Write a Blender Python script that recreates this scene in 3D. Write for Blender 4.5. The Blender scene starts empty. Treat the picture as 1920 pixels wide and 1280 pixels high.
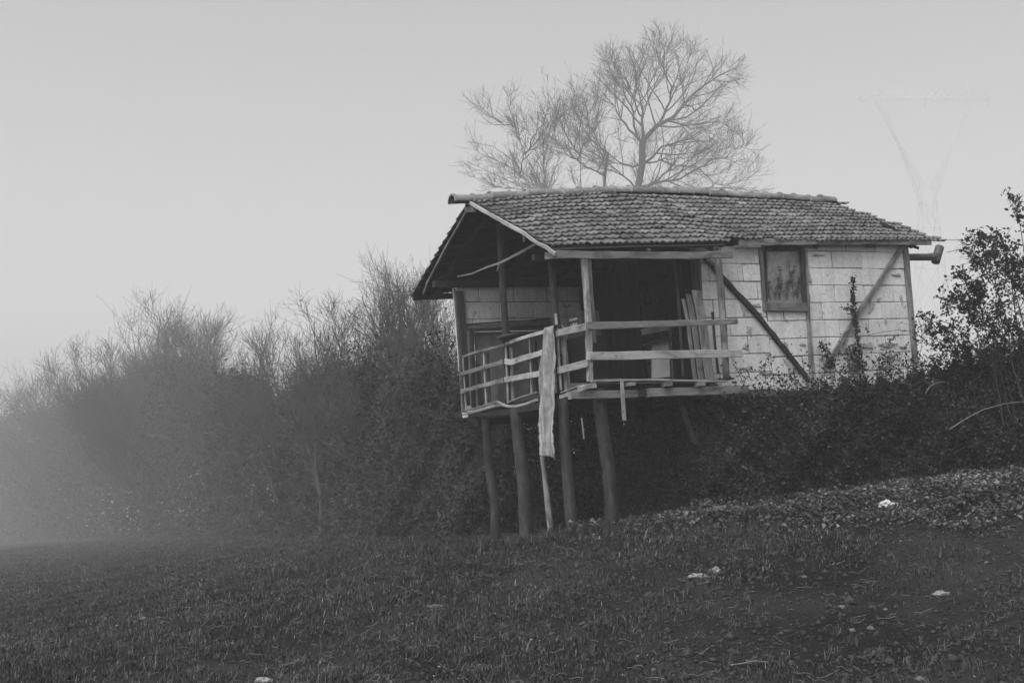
import bpy, math, random
import numpy as np
from mathutils import Matrix, Vector, noise as mn

SC = bpy.context.scene
COL = SC.collection
RNG = np.random.default_rng(7)
random.seed(7)
F = 2400.0; PIT = math.atan(250 / 2400.0); CH = 1.7

# ------------------------------------------------------------------ camera, world, sun, exposure
cam = bpy.data.cameras.new("camera"); co = bpy.data.objects.new("camera", cam); COL.objects.link(co)
co.location = (0, 0, CH); co.rotation_euler = (math.pi / 2 + PIT, 0, 0)
cam.lens = 45.0; cam.sensor_width = 36.0; cam.clip_start = 0.1; cam.clip_end = 2000
SC.camera = co

SUN_EL, SUN_AZ = math.radians(54), math.radians(218)        # azimuth clockwise from +Y
w = bpy.data.worlds.new("World"); SC.world = w; w.use_nodes = True
nt = w.node_tree; bgn = nt.nodes["Background"]
sky = nt.nodes.new("ShaderNodeTexSky"); sky.sky_type = 'NISHITA'; sky.sun_disc = False
sky.sun_elevation = SUN_EL; sky.sun_rotation = SUN_AZ; sky.air_density = 1.0; sky.dust_density = 5.0
bw = nt.nodes.new("ShaderNodeRGBToBW")
nt.links.new(sky.outputs[0], bw.inputs[0]); nt.links.new(bw.outputs[0], bgn.inputs[0])
bgn.inputs[1].default_value = 0.15
sun = bpy.data.lights.new("sun", 'SUN'); sun.energy = 1.5; sun.angle = math.radians(38); sun.color = (1, 1, 1)
so = bpy.data.objects.new("sun", sun); COL.objects.link(so)
sd = Vector((math.sin(SUN_AZ) * math.cos(SUN_EL), math.cos(SUN_AZ) * math.cos(SUN_EL), math.sin(SUN_EL)))
so.rotation_euler = sd.to_track_quat('Z', 'Y').to_euler(); so.location = sd * 60
SC.view_settings.view_transform = 'Standard'; SC.view_settings.look = 'None'
SC.view_settings.gamma = 1.0; SC.view_settings.use_curve_mapping = False
SC.view_settings.exposure = 0.64
SC.cycles.volume_bounces = 2; SC.cycles.max_bounces = 6; SC.cycles.diffuse_bounces = 3
SC.cycles.transparent_max_bounces = 8
HAZE = 0.0023

# ------------------------------------------------------------------ projection helpers
def ray(x, y):
    d = (x - 960, F, -(y - 640)); c, s = math.cos(PIT), math.sin(PIT)
    return np.array([d[0], d[1] * c - d[2] * s, d[1] * s + d[2] * c])
CAM = np.array([0, 0, CH])
def at(x, y, Y):
    r = ray(x, y); return CAM + r * (Y / r[1])
_r = math.radians(4.8); _c, _s = math.cos(_r), math.sin(_r); _C, _S = math.cos(math.radians(30)), 0.5
HM = np.array([[_C * _c, _S, _C * _s], [-_S * _c, _C, -_S * _s], [-_s, 0, _c]]).T   # hut frame: along, across, up (the hut leans)
HO = at(1104, 716, 17.5); HI = np.linalg.inv(HM)
def hit(x, y, ax, val):
    r = HI @ ray(x, y); o = HI @ (CAM - HO); t = (val - o[ax]) / r[ax]; return o + t * r
def hw(p): return HO + HM @ np.array(p, float)
def sstep(x, a, b):
    t = np.clip((x - a) / (b - a), 0, 1); return t * t * (3 - 2 * t)
def wob(x, y, f=1.0, s=0.0):
    return (np.sin(x * 1.7 * f + 1.3 + s) * np.cos(y * 1.3 * f + .4 + s) + .5 * np.sin(x * 3.9 * f - y * 2.7 * f + 2 + s)
            + .3 * np.sin(x * 7.1 * f + y * 6.3 * f + s * 2)) / 1.8
def ground_z(x, y):
    x = np.asarray(x, float); y = np.asarray(y, float)
    hb = np.interp(x, [-200, -106, -80, -62, -49, -38, -30, -24, -16.2, -8.3, -4.1, -1.75, 1, 3, 7, 12, 40], [-15, -9.6, -7.9, -6.2, -5.0, -4.05, -3.33, -2.7, -1.75, -.7, .02, .43, .9, 1.2, 1.75, 2.2, 2.6])
    z = hb * sstep(y, 8.0, 18.0)
    z = z + (3.0 - hb) * sstep(y - .35 * (x - 3), 17.6, 21.0) * sstep(x, 1.6, 4.5)
    z = z - 0.01 * np.clip(y - 100, 0, 300)
    z = z + .035 * wob(x, y, .8) * sstep(y, 5, 12) + .015 * wob(x, y, 3.1, 2)
    return z
def gpix(x, y):
    r = ray(x, y); t0 = 3 / r[1]
    for k in range(4000):
        t = t0 + k * .02 / r[1]; p = CAM + r * t
        if p[2] <= ground_z(p[0], p[1]): return p
    return CAM + r * (40 / r[1])
def gp(x, y): return Vector((x, y, float(ground_z(x, y))))

# ------------------------------------------------------------------ scene helpers
def tag(o, label=None, cat=None, group=None, kind=None):
    if label: o["label"] = label
    if cat: o["category"] = cat
    if group: o["group"] = group
    if kind: o["kind"] = kind
    return o
def empty(name, loc=(0, 0, 0), mat=None):
    o = bpy.data.objects.new(name, None); COL.objects.link(o); o.empty_display_size = .2
    if mat is not None: o.matrix_world = mat
    else: o.location = loc
    return o
HMAT = Matrix([[*HM[i], HO[i]] for i in range(3)] + [[0, 0, 0, 1]])

class MB:
    def __init__(s): s.v = []; s.f = []; s.uv = []
    def add(s, vs, fs, uvs):
        n = len(s.v); s.v += [tuple(map(float, p)) for p in vs]
        for f, u in zip(fs, uvs): s.f.append(tuple(n + i for i in f)); s.uv += [tuple(map(float, q)) for q in u]
    def box(s, lo, hi):
        x0, y0, z0 = lo; x1, y1, z1 = hi
        vs = [(x0, y0, z0), (x1, y0, z0), (x1, y1, z0), (x0, y1, z0), (x0, y0, z1), (x1, y0, z1), (x1, y1, z1), (x0, y1, z1)]
        fs = [(0, 3, 2, 1), (4, 5, 6, 7), (0, 1, 5, 4), (1, 2, 6, 5), (2, 3, 7, 6), (3, 0, 4, 7)]
        uvs = []
        for f in fs:
            P = [vs[i] for i in f]
            if f in (fs[0], fs[1]): uvs.append([(p[1], p[0]) for p in P])
            elif f in (fs[2], fs[4]): uvs.append([(p[2], p[0]) for p in P])
            else: uvs.append([(p[2], p[1]) for p in P])
        s.add(vs, fs, uvs)
    def beam(s, pts, w, t, nrm, jit=.004, taper=1.0, sub=.25, endcut=.0):
        """board along pts: w across (in the plane perpendicular to nrm), t thick along nrm"""
        P = [np.array(p, float) for p in pts]
        Q = [P[0]]
        for a, b in zip(P, P[1:]):
            n = max(1, int(np.linalg.norm(b - a) / sub))
            for k in range(1, n + 1): Q.append(a + (b - a) * k / n)
        N = np.array(nrm, float); N /= np.linalg.norm(N)
        L = 0; rows = []; seed = random.random() * 50
        for i, q in enumerate(Q):
            tg = Q[min(i + 1, len(Q) - 1)] - Q[max(i - 1, 0)]; tg /= np.linalg.norm(tg)
            n2 = N - tg * N.dot(tg); n2 /= np.linalg.norm(n2); b = np.cross(tg, n2)
            if i: L += np.linalg.norm(q - Q[i - 1])
            k = i / max(1, len(Q) - 1); ww = w * (1 + (taper - 1) * k) / 2; tt = t / 2
            j = lambda: random.uniform(-jit, jit)
            ec = endcut * (1 if i == len(Q) - 1 else -1 if i == 0 else 0)
            bev = min(.12 * w, .2 * t, .006)
            ring = [(-ww, -tt + bev), (-ww + bev, -tt), (ww - bev, -tt), (ww, -tt + bev), (ww, tt - bev), (ww - bev, tt), (-ww + bev, tt), (-ww, tt - bev)]
            jw, jw2, jt = j(), j(), j()
            r = [q + b * (x + (jw if x > 0 else jw2)) + n2 * (y + jt * .5) + tg * (ec * x / max(ww, 1e-6) * ww) for x, y in ring]
            rows.append((r, L))
        vs = [p for r, _ in rows for p in r]; fs = []; uvs = []
        per = [0, .1, 1.0, 1.1, 1.6, 1.7, 2.6, 2.7, 3.2]
        for i in range(len(rows) - 1):
            for k in range(8):
                a, b2 = i * 8 + k, i * 8 + (k + 1) % 8
                fs.append((a, b2, b2 + 8, a + 8))
                u0, u1 = per[k] * w + seed, per[k + 1] * w + seed
                l0, l1 = rows[i][1] + seed, rows[i + 1][1] + seed
                uvs.append([(u0, l0), (u1, l0), (u1, l1), (u0, l1)])
        n = len(rows)
        e0 = tuple(range(7, -1, -1)); e1 = tuple((n - 1) * 8 + k for k in range(8))
        for e in (e0, e1): fs.append(e); uvs.append([(seed + .01 * k, seed + .005 * k) for k in range(8)])
        s.add(vs, fs, uvs)
    def log(s, pts, r0, r1, sides=10, jit=.1, sub=.18, knots=0):
        P = [np.array(p, float) for p in pts]; Q = [P[0]]
        for a, b in zip(P, P[1:]):
            n = max(1, int(np.linalg.norm(b - a) / sub))
            for k in range(1, n + 1): Q.append(a + (b - a) * k / n)
        L = 0; vs = []; Ls = []; seed = random.random() * 50; off = [random.uniform(-jit, jit) for _ in range(sides)]
        for i, q in enumerate(Q):
            tg = Q[min(i + 1, len(Q) - 1)] - Q[max(i - 1, 0)]; tg /= np.linalg.norm(tg)
            ref = np.array([0, 1, 0.]) if abs(tg[1]) < .8 else np.array([1., 0, 0])
            a = np.cross(tg, ref); a /= np.linalg.norm(a); b = np.cross(tg, a)
            if i: L += np.linalg.norm(q - Q[i - 1])
            Ls.append(L); k = i / max(1, len(Q) - 1); r = r0 + (r1 - r0) * k
            r *= 1 + jit * random.uniform(-.6, .6)
            for m in range(sides):
                th = 2 * math.pi * m / sides; rr = r * (1 + off[m] + .25 * jit * random.uniform(-1, 1))
                vs.append(q + a * math.cos(th) * rr + b * math.sin(th) * rr)
        fs = []; uvs = []
        for i in range(len(Q) - 1):
            for m in range(sides):
                a_, b_ = i * sides + m, i * sides + (m + 1) % sides
                fs.append((a_, b_, b_ + sides, a_ + sides)); u0, u1 = seed + 6.28 * r0 * m / sides, seed + 6.28 * r0 * (m + 1) / sides
                uvs.append([(u0, Ls[i] + seed), (u1, Ls[i] + seed), (u1, Ls[i + 1] + seed), (u0, Ls[i + 1] + seed)])
        fs.append(tuple(range(sides - 1, -1, -1))); uvs.append([(seed, seed)] * sides)
        fs.append(tuple((len(Q) - 1) * sides + m for m in range(sides))); uvs.append([(seed, seed)] * sides)
        s.add(vs, fs, uvs)
    def build(s, name, mat, parent=None, mat_world=None, smooth=False):
        me = bpy.data.meshes.new(name); me.from_pydata(s.v, [], s.f)
        uv = me.uv_layers.new(name="UVMap"); uv.data.foreach_set("uv", np.array(s.uv, np.float32).ravel())
        me.materials.append(mat)
        if smooth: me.shade_smooth()
        o = bpy.data.objects.new(name, me); COL.objects.link(o)
        if parent: o.parent = parent
        if mat_world is not None: o.matrix_world = mat_world
        return o

def np_mesh(name, V, Fc, mat, parent=None, smooth=False):
    """V (n,3), Fc (m,k) constant polygon size"""
    V = np.asarray(V, np.float32); Fc = np.asarray(Fc, np.int32); k = Fc.shape[1]
    me = bpy.data.meshes.new(name)
    me.vertices.add(len(V)); me.vertices.foreach_set("co", V.ravel())
    me.loops.add(Fc.size); me.loops.foreach_set("vertex_index", Fc.ravel())
    me.polygons.add(len(Fc)); me.polygons.foreach_set("loop_start", np.arange(0, Fc.size, k, dtype=np.int32))
    try: me.polygons.foreach_set("loop_total", np.full(len(Fc), k, np.int32))
    except Exception: pass
    if smooth: me.polygons.foreach_set("use_smooth", np.ones(len(Fc), bool))
    me.update(calc_edges=True); me.materials.append(mat)
    o = bpy.data.objects.new(name, me); COL.objects.link(o)
    if parent: o.parent = parent
    return o

# ------------------------------------------------------------------ materials (all neutral: the place is seen in black and white)
def ramp(nt_, fac, stops):
    r = nt_.nodes.new("ShaderNodeValToRGB"); e = r.color_ramp.elements
    while len(e) < len(stops): e.new(.5)
    for i, (p, v) in enumerate(stops): e[i].position = p; e[i].color = (v, v, v, 1)
    nt_.links.new(fac, r.inputs[0]); return r.outputs[0]
def noise_(nt_, vec, scale, detail=4, rough=.6, dist=0):
    n = nt_.nodes.new("ShaderNodeTexNoise"); n.inputs["Scale"].default_value = scale; n.inputs["Detail"].default_value = detail
    n.inputs["Roughness"].default_value = rough; n.inputs["Distortion"].default_value = dist
    if vec is not None: nt_.links.new(vec, n.inputs["Vector"])
    return n.outputs["Fac"]
def mapping(nt_, vec, scale=(1, 1, 1), loc=(0, 0, 0)):
    m = nt_.nodes.new("ShaderNodeMapping"); m.inputs["Scale"].default_value = scale; m.inputs["Location"].default_value = loc
    nt_.links.new(vec, m.inputs[0]); return m.outputs[0]
def mathn(nt_, op, a, b=None):
    m = nt_.nodes.new("ShaderNodeMath"); m.operation = op
    for i, v in enumerate((a, b)):
        if v is None: continue
        if isinstance(v, (int, float)): m.inputs[i].default_value = v
        else: nt_.links.new(v, m.inputs[i])
    return m.outputs[0]
def newmat(name, rough=.9, spec=.2):
    m = bpy.data.materials.new(name); m.use_nodes = True; b = m.node_tree.nodes["Principled BSDF"]
    b.inputs["Roughness"].default_value = rough; b.inputs["Specular IOR Level"].default_value = spec
    return m, m.node_tree, b
def bump(nt_, b, h, strength=.5, dist=.01):
    n = nt_.nodes.new("ShaderNodeBump"); n.inputs["Strength"].default_value = strength; n.inputs["Distance"].default_value = dist
    nt_.links.new(h, n.inputs["Height"]); nt_.links.new(n.outputs[0], b.inputs["Normal"])
def wood(name, v, var=.45, rough=.85, stain=.5, bark=False):
    m, t, b = newmat(name, rough, .15)
    uv = t.nodes.new("ShaderNodeUVMap").outputs[0]; oi = t.nodes.new("ShaderNodeObjectInfo")
    g = noise_(t, mapping(t, uv, (90, 3.2, 1) if not bark else (22, 5, 1)), 1.0, 6, .65, .6)
    s = noise_(t, mapping(t, uv, (5, 2.2, 1)), 1.0, 4, .6, 1.0)
    gv = ramp(t, g, [(.25, v * (1 - var)), (.5, v), (.78, v * (1 + var))])
    st = ramp(t, s, [(.32, 1 - stain), (.55, 1.0), (1, 1.12)])
    rnd = mathn(t, 'ADD', mathn(t, 'MULTIPLY', oi.outputs["Random"], .35), .82)
    kv = t.nodes.new("ShaderNodeTexVoronoi"); kv.inputs["Scale"].default_value = 1.0; t.links.new(mapping(t, uv, (11, 3.5, 1)), kv.inputs["Vector"])
    kn = ramp(t, kv.outputs["Distance"], [(.05, .4), (.16, 1)])
    x = mathn(t, 'MULTIPLY', mathn(t, 'MULTIPLY', mathn(t, 'MULTIPLY', gv, st), rnd), kn)
    t.links.new(x, b.inputs["Base Color"]); bump(t, b, g, .7, .006 if not bark else .02)
    return m
def speck(name, lo, hi, scale, rough=.9, coord="Object", b_str=.4, b_d=.01, big=None, spec=.2):
    m, t, b = newmat(name, rough, spec)
    tc = t.nodes.new("ShaderNodeTexCoord").outputs[coord]
    n = noise_(t, tc, scale, 6, .65)
    x = ramp(t, n, [(.3, lo), (.7, hi)])
    if big:
        x = mathn(t, 'MULTIPLY', x, ramp(t, noise_(t, tc, big, 4, .6, .5), [(.35, .6), (.65, 1.25)]))
    t.links.new(x, b.inputs["Base Color"]); bump(t, b, n, b_str, b_d)
    return m
def leafmat(name, v, var=.6, trans=.25, rough=.6, big=None):
    m, t, b = newmat(name, rough, .3)
    g = t.nodes.new("ShaderNodeNewGeometry")
    x = ramp(t, g.outputs["Random Per Island"], [(0, v * (1 - var)), (.6, v), (.93, v * (1 + var)), (1, v * (1 + 2.2 * var))])
    if big:
        tc = t.nodes.new("ShaderNodeTexCoord").outputs["Object"]
        x = mathn(t, 'MULTIPLY', x, ramp(t, noise_(t, tc, big, 3, .6), [(.35, .42), (.65, 1.8)]))
    t.links.new(x, b.inputs["Base Color"])
    tr = t.nodes.new("ShaderNodeBsdfTranslucent"); t.links.new(x, tr.inputs[0])
    mx = t.nodes.new("ShaderNodeMixShader"); mx.inputs[0].default_value = trans
    t.links.new(b.outputs[0], mx.inputs[1]); t.links.new(tr.outputs[0], mx.inputs[2])
    t.links.new(mx.outputs[0], t.nodes["Material Output"].inputs[0])
    return m

M_light = wood("weathered_light_wood", .31, .55, stain=.6)
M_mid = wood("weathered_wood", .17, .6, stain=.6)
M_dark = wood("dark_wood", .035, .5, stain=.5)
M_black = wood("near_black_boards", .014, .5, stain=.4)  # darkest wood tone, for the inner wall, door, sheathing, floor and crate
M_log = wood("bark_log", .042, .65, bark=True)
M_tile = speck("clay_tile", .15, .30, 14, .85, b_str=.6, b_d=.006, big=1.3)
M_tiledark = speck("tile_underside", .03, .06, 9)
M_ridge = speck("ridge_tile_clay", .13, .24, 9, .85, big=2.0)
M_patch = speck("rough_plaster_patch", .26, .40, 25, .95, b_d=.006)
M_mortar = speck("mortar", .10, .19, 25, .95, b_d=.006)
M_branch = speck("branch_bark", .045, .085, 12)
M_twig = speck("twig_bark", .05, .09, 6)
M_bramble = leafmat("bramble_leaf", .017, .6, .2, .55, big=1.1)
M_hedge = leafmat("hedge_leaf", .024, .55, .2, .7, big=.5)
M_bigleaf = leafmat("climber_leaf", .017, .5, .2, .5)
M_cover = leafmat("ground_cover_leaf", .068, .55, .15, .6, big=.9)
M_fallen = leafmat("dry_fallen_leaf", .15, .5, .1, .8)
M_cane = speck("cane_bark", .018, .045, 12)
M_palecane = speck("pale_cane", .12, .2, 12)
M_bag = speck("white_plastic", .28, .5, 10, .35, spec=.5)
M_stone = speck("pale_stone", .06, .15, 12)
M_scrap = speck("dirty_white_scrap", .12, .30, 14, .6)
M_cloth = None
M_iron = speck("sooty_sheet_iron", .035, .08, 10, .6, spec=.4)
M_steel = speck("fog_paled_steel", .47, .51, 3)  # paled towards the fog's brightness, so the fading is partly in the colour

M_clod = speck("soil_clod", .006, .06, 30, .95)
def grassmat():
    m, t, b = newmat("grass_blade", .75, .2)
    g = t.nodes.new("ShaderNodeNewGeometry"); tc = t.nodes.new("ShaderNodeTexCoord").outputs["Object"]
    x = ramp(t, g.outputs["Random Per Island"], [(0, .008), (.5, .021), (.85, .045), (1, .13)])
    x = mathn(t, 'MULTIPLY', x, ramp(t, noise_(t, tc, .9, 4, .6, .3), [(.35, .4), (.65, 1.7)]))
    t.links.new(x, b.inputs["Base Color"])
    return m
M_grass = grassmat()
M_drygrass = leafmat("pale_grass_blade", .07, .7, .1, .7)
def groundmat():
    m, t, b = newmat("field_soil", .95, .1)
    tc = t.nodes.new("ShaderNodeTexCoord").outputs["Object"]
    n1 = noise_(t, tc, 30, 6, .7); n2 = noise_(t, tc, .55, 5, .6, .6)
    x = mathn(t, 'MULTIPLY', ramp(t, n1, [(.3, .008), (.7, .028)]), ramp(t, n2, [(.38, .5), (.62, 1.6)]))
    t.links.new(x, b.inputs["Base Color"]); bump(t, b, n1, .9, .05)
    return m
M_ground = groundmat()
def wallmat():
    m, t, b = newmat("whitewashed_block", .92, .15)
    tc = t.nodes.new("ShaderNodeTexCoord").outputs["Object"]; g = t.nodes.new("ShaderNodeNewGeometry")
    base = ramp(t, noise_(t, tc, 18, 6, .7), [(.3, .54), (.6, .70)])
    base = mathn(t, 'MULTIPLY', base, ramp(t, g.outputs["Random Per Island"], [(0, .88), (1, 1.05)]))
    streak = ramp(t, noise_(t, mapping(t, tc, (7, 7, .9)), 1, 5, .65), [(.33, .82), (.52, 1)])
    sep = t.nodes.new("ShaderNodeSeparateXYZ"); t.links.new(tc, sep.inputs[0])
    patch = ramp(t, noise_(t, tc, 3.3, 7, .62, .9), [(.635, 1), (.655, .55)])
    crack = t.nodes.new("ShaderNodeTexVoronoi"); crack.feature = 'DISTANCE_TO_EDGE'; crack.inputs["Scale"].default_value = 1.4
    dist = t.nodes.new("ShaderNodeVectorMath"); dist.operation = 'ADD'
    nn = t.nodes.new("ShaderNodeTexNoise"); nn.inputs["Scale"].default_value = 5; t.links.new(tc, nn.inputs["Vector"])
    t.links.new(tc, dist.inputs[0]); t.links.new(nn.outputs["Color"], dist.inputs[1]); t.links.new(dist.outputs[0], crack.inputs["Vector"])
    cr = ramp(t, crack.outputs["Distance"], [(.0, .45), (.010, 1)])
    x = mathn(t, 'MULTIPLY', mathn(t, 'MULTIPLY', mathn(t, 'MULTIPLY', base, streak), patch), cr)
    t.links.new(x, b.inputs["Base Color"]); bump(t, b, noise_(t, tc, 45, 5, .7), .5, .006)
    return m
M_wall = wallmat()
def panemat():
    m, t, b = newmat("dusty_pane", .35, .5)
    tc = t.nodes.new("ShaderNodeTexCoord").outputs["Object"]
    x = ramp(t, noise_(t, tc, 5, 5, .6, .5), [(.3, .12), (.7, .31)])
    t.links.new(x, b.inputs["Base Color"]); return m
M_pane = panemat()
def clothmat():
    m, t, b = newmat("worn_cloth", .95, .1)
    uv = t.nodes.new("ShaderNodeUVMap").outputs[0]
    x = ramp(t, noise_(t, mapping(t, uv, (9, 1.6, 1)), 1, 5, .6, .6), [(.3, .09), (.5, .25), (.7, .50)])
    x = mathn(t, 'MULTIPLY', x, ramp(t, noise_(t, uv, 14, 5, .7), [(.3, .7), (.6, 1.08)]))
    t.links.new(x, b.inputs["Base Color"]); bump(t, b, noise_(t, uv, 120, 3), .4, .004); return m
M_cloth = clothmat()

# ------------------------------------------------------------------ ground (one sheet to the horizon) and haze
def axis(a, b, fine0, fine1, nf, nc):
    return np.unique(np.concatenate([np.linspace(a, fine0, nc), np.linspace(fine0, fine1, nf), np.linspace(fine1, b, nc)]))
gx = axis(-400, 400, -24, 14, 240, 50); gy = axis(-25, 690, 6, 60, 340, 60)
GX, GY = np.meshgrid(gx, gy); GZ = ground_z(GX, GY)
nx, ny = len(gx), len(gy)
V = np.stack([GX, GY, GZ], -1).reshape(-1, 3)
ii = (np.arange(ny - 1)[:, None] * nx + np.arange(nx - 1)[None]).ravel()
g = np_mesh("ground", V, np.stack([ii, ii + 1, ii + nx + 1, ii + nx], -1), M_ground, smooth=True); g["kind"] = "structure"

# ------------------------------------------------------------------ the hut
hut = tag(empty("stilt_hut", mat=HMAT), "leaning hut on log stilts with white block walls and sagging tiled roof", "hut")
W = 3.65
def part(mb, name, mat, parent=hut, smooth=False): return mb.build(name, mat, parent, smooth=smooth)
def px(pts, ax, val): return [hit(x, y, ax, val) for x, y in pts]
NL, NG = (0, -1, 0), (-1, 0, 0)      # normals of the long side and of the gable side
def board(name, pts, ax, val, w, t=.025, mat=M_light, parent=hut, **k):
    mb = MB(); mb.beam(px(pts, ax, val), w, t, NL if ax == 1 else NG, **k); return part(mb, name, mat, parent)
def logp(name, P, r0, r1, mat=M_log, parent=hut, **k):
    mb = MB(); mb.log(P, r0, r1, **k); return part(mb, name, mat, parent, smooth=True)

# roof shape
def ridge_c(a): return np.interp(a, [-1, -.5, .72, 2.36, 3.9, 7.5], [3.01, 3.03, 3.16, 3.29, 3.31, 3.28])
RB = 2.15
def near_c(a, b):
    sl = np.interp(a, [-.5, 1.0, 2.6, 3.3, 5, 8], [.535, .575, .60, .62, .60, .575])
    sag = .03 * np.sin(a * 1.1 + .5) * np.sin(np.clip((RB - b) / 2.3, 0, 1) * math.pi)
    step = .03 * sstep(-(a - seam(b)), 0, .08)
    return ridge_c(a) - (RB - b) * sl + sag + step - .045
def seam(b): return 2.0 + (RB - b) * 1.0
def far_c(a, b): return ridge_c(a) + .02 - (b - RB) * .5
def tiles(near=True):
    mb_v = []; mb_f = []; mb_u = []
    ex = .185; tw = .215; nseg = 8
    nrow = 13 if near else 14
    for r in range(nrow):
        for k in range(-3, 42):
            a0 = -.45 + k * tw + (.0 if near else .05)
            am = a0 + tw / 2
            if near:
                bl = RB - .03 - r * ex / 1.14      # upper edge of the course
                left = am < seam(bl - .1)
                sh = .10 * math.exp(-(seam(bl) - am) / .45) if left else -.05 * math.exp(-(am - seam(bl)) / .5)
                bt = bl + sh; bb = bt - ex / 1.14 - .035
                end = 7.05 + (RB - bt) * .36
                if a0 < -.50 or am > end: continue
                lim = -.20 if am < 2.72 else .22
                if bt < lim + .05: continue
                bb = max(bb, lim)
            else:
                bt = RB + .03 + r * ex / 1.12; bb = bt + ex / 1.12 + .035
                if a0 < -.50 or am > 7.2 or bt > 4.42: continue
            j = random.gauss(0, .010) + .014 * math.sin(am * 1.9 + r * .9) + (.05 if random.random() < .018 else 0); ja = random.gauss(0, .004); tilt = random.gauss(0, .007); skew = random.gauss(0, .008)
            cf = near_c if near else far_c
            if random.random() < .012: tilt += .03
            top = []; bot = []; frt = []
            for i in range(nseg + 1):
                u = i / nseg; a = a0 + u * (tw - .004) + ja
                wv = .013 * math.cos(u * 4 * math.pi) + .005 * math.cos(u * 2 * math.pi)
                bj = (-j if near else j) + skew * (u - .5)
                ct = float(cf(a, bt)); cb = float(cf(a, bb + bj))
                top.append((a, bt, ct + wv * .8 + .004)); bot.append((a, bb + bj, cb + wv + .050 + tilt * (u - .5)))
                frt.append((a, bb + bj + (.003 if near else -.003), cb + wv + .031 + tilt * (u - .5)))
            n = len(mb_v); m = nseg + 1; mb_v += top + bot + frt
            back = [(p[0], p[1], p[2] - .010) for p in top]; mb_v += back
            for i in range(nseg):
                q = [(n + i, n + i + 1, n + m + i + 1, n + m + i), (n + m + i, n + m + i + 1, n + 2 * m + i + 1, n + 2 * m + i),
                     (n + 2 * m + i, n + 2 * m + i + 1, n + 3 * m + i + 1, n + 3 * m + i)]
                if near: q = [x[::-1] for x in q]
                mb_f += q
            for e in (0, nseg):
                mb_f.append((n + e, n + m + e, n + 2 * m + e, n + 3 * m + e))
    o = np_mesh("roof_tiles", np.array(mb_v), np.array(mb_f), M_tile, hut)
    o.data.polygons.foreach_set("use_smooth", np.zeros(len(mb_f), bool)); return o
def tilemat():
    m, t, b = newmat("roof_tile_clay", .85, .2)
    tc = t.nodes.new("ShaderNodeTexCoord").outputs["Object"]; g = t.nodes.new("ShaderNodeNewGeometry")
    x = ramp(t, noise_(t, tc, 22, 6, .7), [(.28, .07), (.7, .17)])
    x = mathn(t, 'MULTIPLY', x, ramp(t, g.outputs["Random Per Island"], [(0, .82), (.9, 1.08), (1, 1.35)]))
    x = mathn(t, 'MULTIPLY', x, ramp(t, noise_(t, tc, 1.6, 4, .6, .5), [(.35, .62), (.62, 1.25)]))
    x = mathn(t, 'MULTIPLY', x, ramp(t, noise_(t, tc, 6.5, 5, .7, .4), [(.36, .55), (.46, 1), (.66, 1), (.72, 1.5)]))
    t.links.new(x, b.inputs["Base Color"]); bump(t, b, noise_(t, tc, 60, 4), .5, .005); return m
M_tile = tilemat()
rt = tiles(True)
rt2 = tiles(False)
# sheathing under each slope, battens and rafters
mb = MB()
for k, bb in enumerate(np.arange(-.02, 2.1, .19)):
    aa = [-.42, 1, 2.6] if bb < .25 else [-.42, 1, 2.6, 4.2, 5.8, 7.1]
    mb.beam([(a, bb, float(near_c(a, bb)) - .035) for a in aa], .05, .028, (0, .5, 1))
for bb in np.arange(2.25, 4.45, .19):
    mb.beam([(a, bb, float(far_c(a, bb)) - .035) for a in (-.42, 1, 3, 5, 7.1)], .05, .028, (0, -.5, 1))
part(mb, "batten", M_dark)
mb = MB()
def sheet(f, b0, b1, a0, a1, dz):
    A = np.linspace(a0, a1, 16); B = np.linspace(b0, b1, 8)
    vs = [(a, b, float(f(a, b)) + dz) for b in B for a in A] + [(a, b, float(f(a, b)) + dz - .012) for b in B for a in A]
    fs = []; n = 16 * 8
    for j in range(7):
        for i in range(15):
            q = j * 16 + i; fs += [(q, q + 1, q + 17, q + 16), (n + q, n + q + 16, n + q + 17, n + q + 1)]
    for i in range(15): fs += [(i, n + i, n + i + 1, i + 1), (7 * 16 + i, 7 * 16 + i + 1, n + 7 * 16 + i + 1, n + 7 * 16 + i)]
    for j in range(7): fs += [(j * 16, j * 16 + 16, n + j * 16 + 16, n + j * 16), (j * 16 + 15, n + j * 16 + 15, n + j * 16 + 31, j * 16 + 31)]
    mb.add(vs, fs, [[(vs[i][1], vs[i][0]) for i in f_] for f_ in fs])
sheet(near_c, .0, 2.12, -.43, 2.62, -.008); sheet(near_c, .26, 2.12, 2.63, 7.1, -.008); sheet(far_c, 2.18, 4.42, -.43, 7.1, -.008)
part(mb, "roof_sheathing", M_black)
for a in (-.03, 1.2, 2.42, 3.6, 4.8, 6.0, 6.95):
    b0 = -.08 if a < 2.5 else .3
    mb = MB(); mb.beam([(a, b0, float(near_c(a, b0)) - .1), (a, 2.1, float(near_c(a, 2.1)) - .1)], .05, .09, (0, .5, 1)); part(mb, "rafter", M_dark)
    mb = MB(); mb.beam([(a, 2.2, float(far_c(a, 2.2)) - .1), (a, 4.35, float(far_c(a, 4.35)) - .1)], .05, .09, (0, -.5, 1)); part(mb, "rafter", M_dark)
mb = MB(); mb.beam([(-.4, RB, 2.88), (2.4, RB, 3.1), (7, RB, 3.1)], .07, .12, (0, 0, 1)); part(mb, "ridge_beam", M_dark)
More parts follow.
